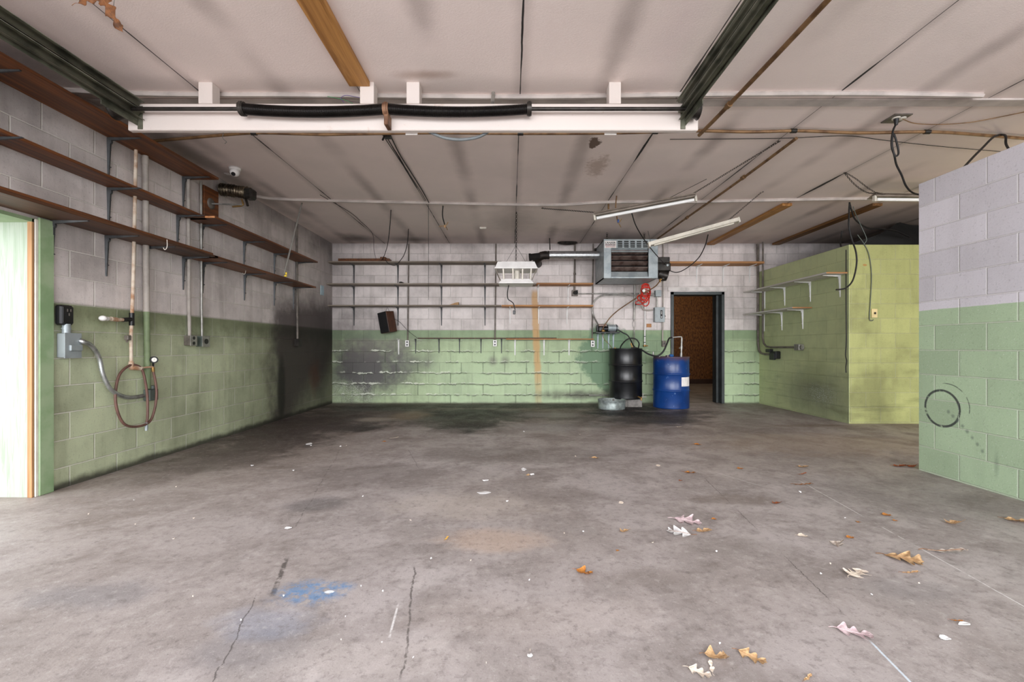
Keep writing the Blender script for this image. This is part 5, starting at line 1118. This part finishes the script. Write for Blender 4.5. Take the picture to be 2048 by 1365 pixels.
for a in (
 (1376,1044,52,'pink','oak',-25,'pinkish lobed leaf behind the white one on the mid floor'),
 (1357,1067,46,'white','oak3',160,'whitish crumpled leaf in the group of three on the mid floor'),
 (1407,1064,32,'tan','curl',10,'small tan leaf beside the whitish crumpled one'),
 (1710,1268,62,'pink','oak2',-20,'pinkish lobed leaf lying alone by the floor crack'),
 (1808,1119,60,'tan','oak3',-35,'large tan curled leaf beside the chalk line'),
 (1895,1106,70,'grey','thin',-12,'long grey-brown leaf just across the chalk line'),
 (1712,1149,52,'pale','oak2',30,'pale curled leaf pair short of the chalk line'),
 (1822,1147,34,'tan','thin',-5,'slim tan leaf in front of the large curled one'),
 (1905,1048,28,'tan','crumple',15,'crumpled tan leaf halfway to the clean block wall'),
 (2036,1044,40,'tan','curl',-25,'tan curled leaf at the edge of view by the clean block wall'),
 (1673,1091,26,'grey','crumple',60,'small crumpled grey leaf between crack and chalk line'),
 (1700,1076,18,'orange','scrap',10,'small orange leaf near the crumpled grey one'),
 (1773,1031,20,'orange','scrap',5,'small orange-brown leaf beyond the chalk line'),
 (1605,1073,22,'pale','scrap',0,'small pale rounded leaf near the floor crack'),
 (1552,1008,16,'rust','crumple',20,'small reddish crumpled leaf in the middle of the crack side'),
 (1606,935,20,'tan','curl',0,'tan leaf towards the olive partition'),
 (1606,949,20,'rust','thin',15,'thin brown leaf just before the tan one towards the partition'),
 (1608,971,34,'brown','thin',-12,'long flat brown leaf at the start of the chalk line'),
 (1480,938,15,'orange','scrap',20,'small orange leaf out on the floor in line with the doorway'),
 (1380,947,22,'orange','curl',-20,'orange leaf on the far floor in front of the blue drum'),
 (1361,962,10,'rust','scrap',30,'tiny rust leaf beside the orange one before the blue drum'),
 (1395,890,16,'orange','scrap',-5,'small orange leaf further towards the blue drum'),
 (1358,855,11,'pale','curl',5,'small pale leaf nearest the blue drum'),
 (1190,917,17,'tan','scrap',8,'small tan leaf out on the floor before the tub'),
 (1169,1148,34,'orange','crumple',-25,'crumpled orange leaf on the open floor'),
 (1248,1064,19,'tan','crumple',30,'small crumpled tan leaf short of the group of three'),
 (893,1078,17,'yellow','thin',70,'yellow-orange leaf on the open floor far from the others'),
 (769,884,9,'orange','scrap',20,'tiny orange leaf towards the sooty corner'),
 (790,877,15,'pale','thin',15,'pale broken leaf beside the tiny orange one'),
 (1432,1316,44,'tan','crumple',-8,'crumpled golden leaf at the front edge of the floor'),
 (1505,1317,52,'tan','oak2',-40,'tan leaf with forked lobes near the front edge'),
 (1400,1347,44,'pale','oak2',-30,'pale split leaf at the front edge, curling'),
 (1422,1335,36,'pale','thin',75,'thin upright-curled pale leaf at the front edge'),
 (1428,1039,12,'orange','scrap',0,'tiny orange leaf just behind the group of three'),
 (1716,1045,10,'orange','scrap',40,'tiny orange leaf beyond the crack'),
 (1790,1042,11,'orange','scrap',10,'tiny orange leaf before the small orange-brown one'),
 (1235,1102,9,'orange','scrap',60,'tiny orange leaf in front of the small crumpled tan one'),
 (1915,1243,22,'orange','thin',-20,'orange-brown curled leaf beside the white paper shred'),
 (1616,1357,30,'tan','thin',30,'tan leaf cut by the front edge of the floor'),
 (1800,934,26,'rust','curl',0,'thin dark rust leaf at the foot of the clean block wall corner'),
 (1822,935,18,'rust','crumple',40,'crumpled rust leaf touching the corner of the clean block wall')):
    leaf(*a, 0.0, G)
# three dry leaves caught under the ceiling near the door opening
for (u,v,px,kind,sh,rot,tilt,lab) in ((226,30,74,'dead','hang',-62,75,'brown curled leaf hanging from the ceiling at the front'),(186,4,50,'dead','hang',20,60,'crumpled brown leaf caught on the ceiling beside the hanging one'),(125,-2,22,'rust','thin',10,50,'thin brown leaf on the ceiling nearest the long wall')):
    p = P(u,v,2.30); L0 = leaf(1169,1148,10,kind,sh,rot,lab,0.0,'dry leaves caught under the ceiling')
    s = px*2.30/FOC; L0.location = p; L0.scale = (s,)*3; L0.rotation_euler = (math.radians(90), math.radians(-rot), math.radians(15))
    zz = p.z
    cw = MB().tube([p, Vector((p.x,p.y+.02,ZC))], .0012, 5); o = solo('cobweb', cw, m_greyd, 'cobweb strand holding the %s' % lab.replace(' from the ceiling at the front',' by the door track').replace(' on the ceiling',''), 'cobweb')
# pale litter
def flake(u, v, px, py, rot, label, mat, name='paint_flake', cat='litter', group='pale flakes and shreds on the floor'):
    p = F(u, v); s = px*p.y/FOC; w = min(py*p.y**2/(FOC*H), s*1.3); r = random.Random(u*7+v); n = 9; q = []
    M = Matrix.Translation(p + Vector((0,0,.002))) @ Matrix.Rotation(math.radians(rot),4,'Z')
    for i in range(n):
        a = 2*PI*i/n; k = r.uniform(.6,1.1); q.append((math.cos(a)*s*.5*k, math.sin(a)*w*.5*k))
    mb = MB(); top = [M @ Vector((x,y,.004+.006*r.random())) for x,y in q]; bot = [t - Vector((0,0,.0025)) for t in top]
    mb.add(top+bot, [tuple(range(n)), tuple(range(n,2*n))[::-1]] + [(i,n+i,n+(i+1) % n,(i+1) % n) for i in range(n)])
    return solo(name, mb, mat, label, cat, group)
flake(968,988,34,6,8,'long white shred on the middle of the floor',LM['white'],'paper_shred')
flake(576,1059,20,4,0,'short white shred on the brown-stained floor',LM['white'],'paper_shred')
flake(1888,1280,24,10,-35,'white torn paper shred near the front corner of the floor',LM['white'],'paper_shred')
flake(1929,1252,24,8,-10,'crumpled white paper bit beside the curled orange leaf',LM['white'],'paper_shred')
flake(1047,941,14,6,10,'white flake highest of the cluster on the far middle floor',LM['white'])
flake(1064,951,10,7,40,'white crumb lowest of the cluster on the far middle floor',LM['white'])
flake(1056,952,8,4,0,'tan crumb in the cluster on the far middle floor',LM['tan'])
flake(972,963,14,4,-15,'white sliver left of the flake cluster on the far floor',LM['white'])
flake(1060,1316,14,9,20,'white crumb near the front edge in mid-floor',LM['white'])
flake(1316,933,9,4,0,'pale speck between the floor leaves before the drums',LM['pale'])
flake(1242,1008,9,8,30,'pale fleck short of the group of three leaves',LM['pale'])
flake(617,890,14,4,5,'pale scrap under the sooty wall',LM['white'])
rr = random.Random(11)
for i in range(46):
    u = rr.uniform(150,1900); v = rr.uniform(850,1340)
    if u > 1800 and v < 960 or (u < 330 and v < 960) or (u < 660 and v < 850+(660-u)*.3): continue
    flake(u, v, rr.uniform(2,5), rr.uniform(.8,2), rr.uniform(0,180), 'tiny pale paint flake on the concrete floor', LM[rr.choice(('white','white','pale'))], group='tiny pale flakes scattered on the floor')
# ================================================================ light and camera
W = bpy.data.worlds.new('daylight'); SC.world = W; W.use_nodes = True
bg = W.node_tree.nodes['Background']; bg.inputs[0].default_value = (.93,.97,1.03,1); bg.inputs[1].default_value = 3.2
def lamp(name, kind, loc, rot, energy, color=(1,1,1), **kw):
    d = bpy.data.lights.new(name, kind); d.energy = energy; d.color = color
    for k, v in kw.items(): setattr(d, k, v)
    o = bpy.data.objects.new(name, d); COL.objects.link(o); o.location = loc; o.rotation_euler = rot; return o
# broad overcast daylight coming in through the open front of the bay
lamp('open_sky', 'SUN', (0,-4,3), (math.radians(86),0,0), 3.3, (1,.985,.99), angle=math.radians(50))
lamp('side_door_daylight', 'AREA', (-4.6,1.6,1.3), (math.radians(90),0,math.radians(-38)), 8, (.97,1,.98), shape='RECTANGLE', size=1.6, size_y=2.0)
lamp('side_bay_bulb', 'POINT', (5.9,4.3,2.0), (0,0,0), 16, (1,.82,.52), shadow_soft_size=.12)
lamp('inner_room_fill', 'POINT', (4.6,11.2,2.3), (0,0,0), 30, (1,.84,.66), shadow_soft_size=.15)  # added unseen light that brightens the room through the doorway
cam = bpy.data.cameras.new('camera'); co = bpy.data.objects.new('camera', cam); COL.objects.link(co); SC.camera = co
cam.sensor_width = 36; cam.lens = 36*FOC/2048; cam.clip_start = .05
co.location = (0,0,H); co.rotation_euler = (PI/2,0,0)
cam.shift_x = (1024-CU)/2048; cam.shift_y = (CV-682.5)/2048
SC.view_settings.view_transform = 'Standard'; SC.view_settings.look = 'None'; SC.view_settings.gamma = 1; SC.view_settings.exposure = 0.36
SC.view_settings.use_curve_mapping = False
SC.cycles.max_bounces = 10; SC.cycles.diffuse_bounces = 8; SC.cycles.use_denoising = True
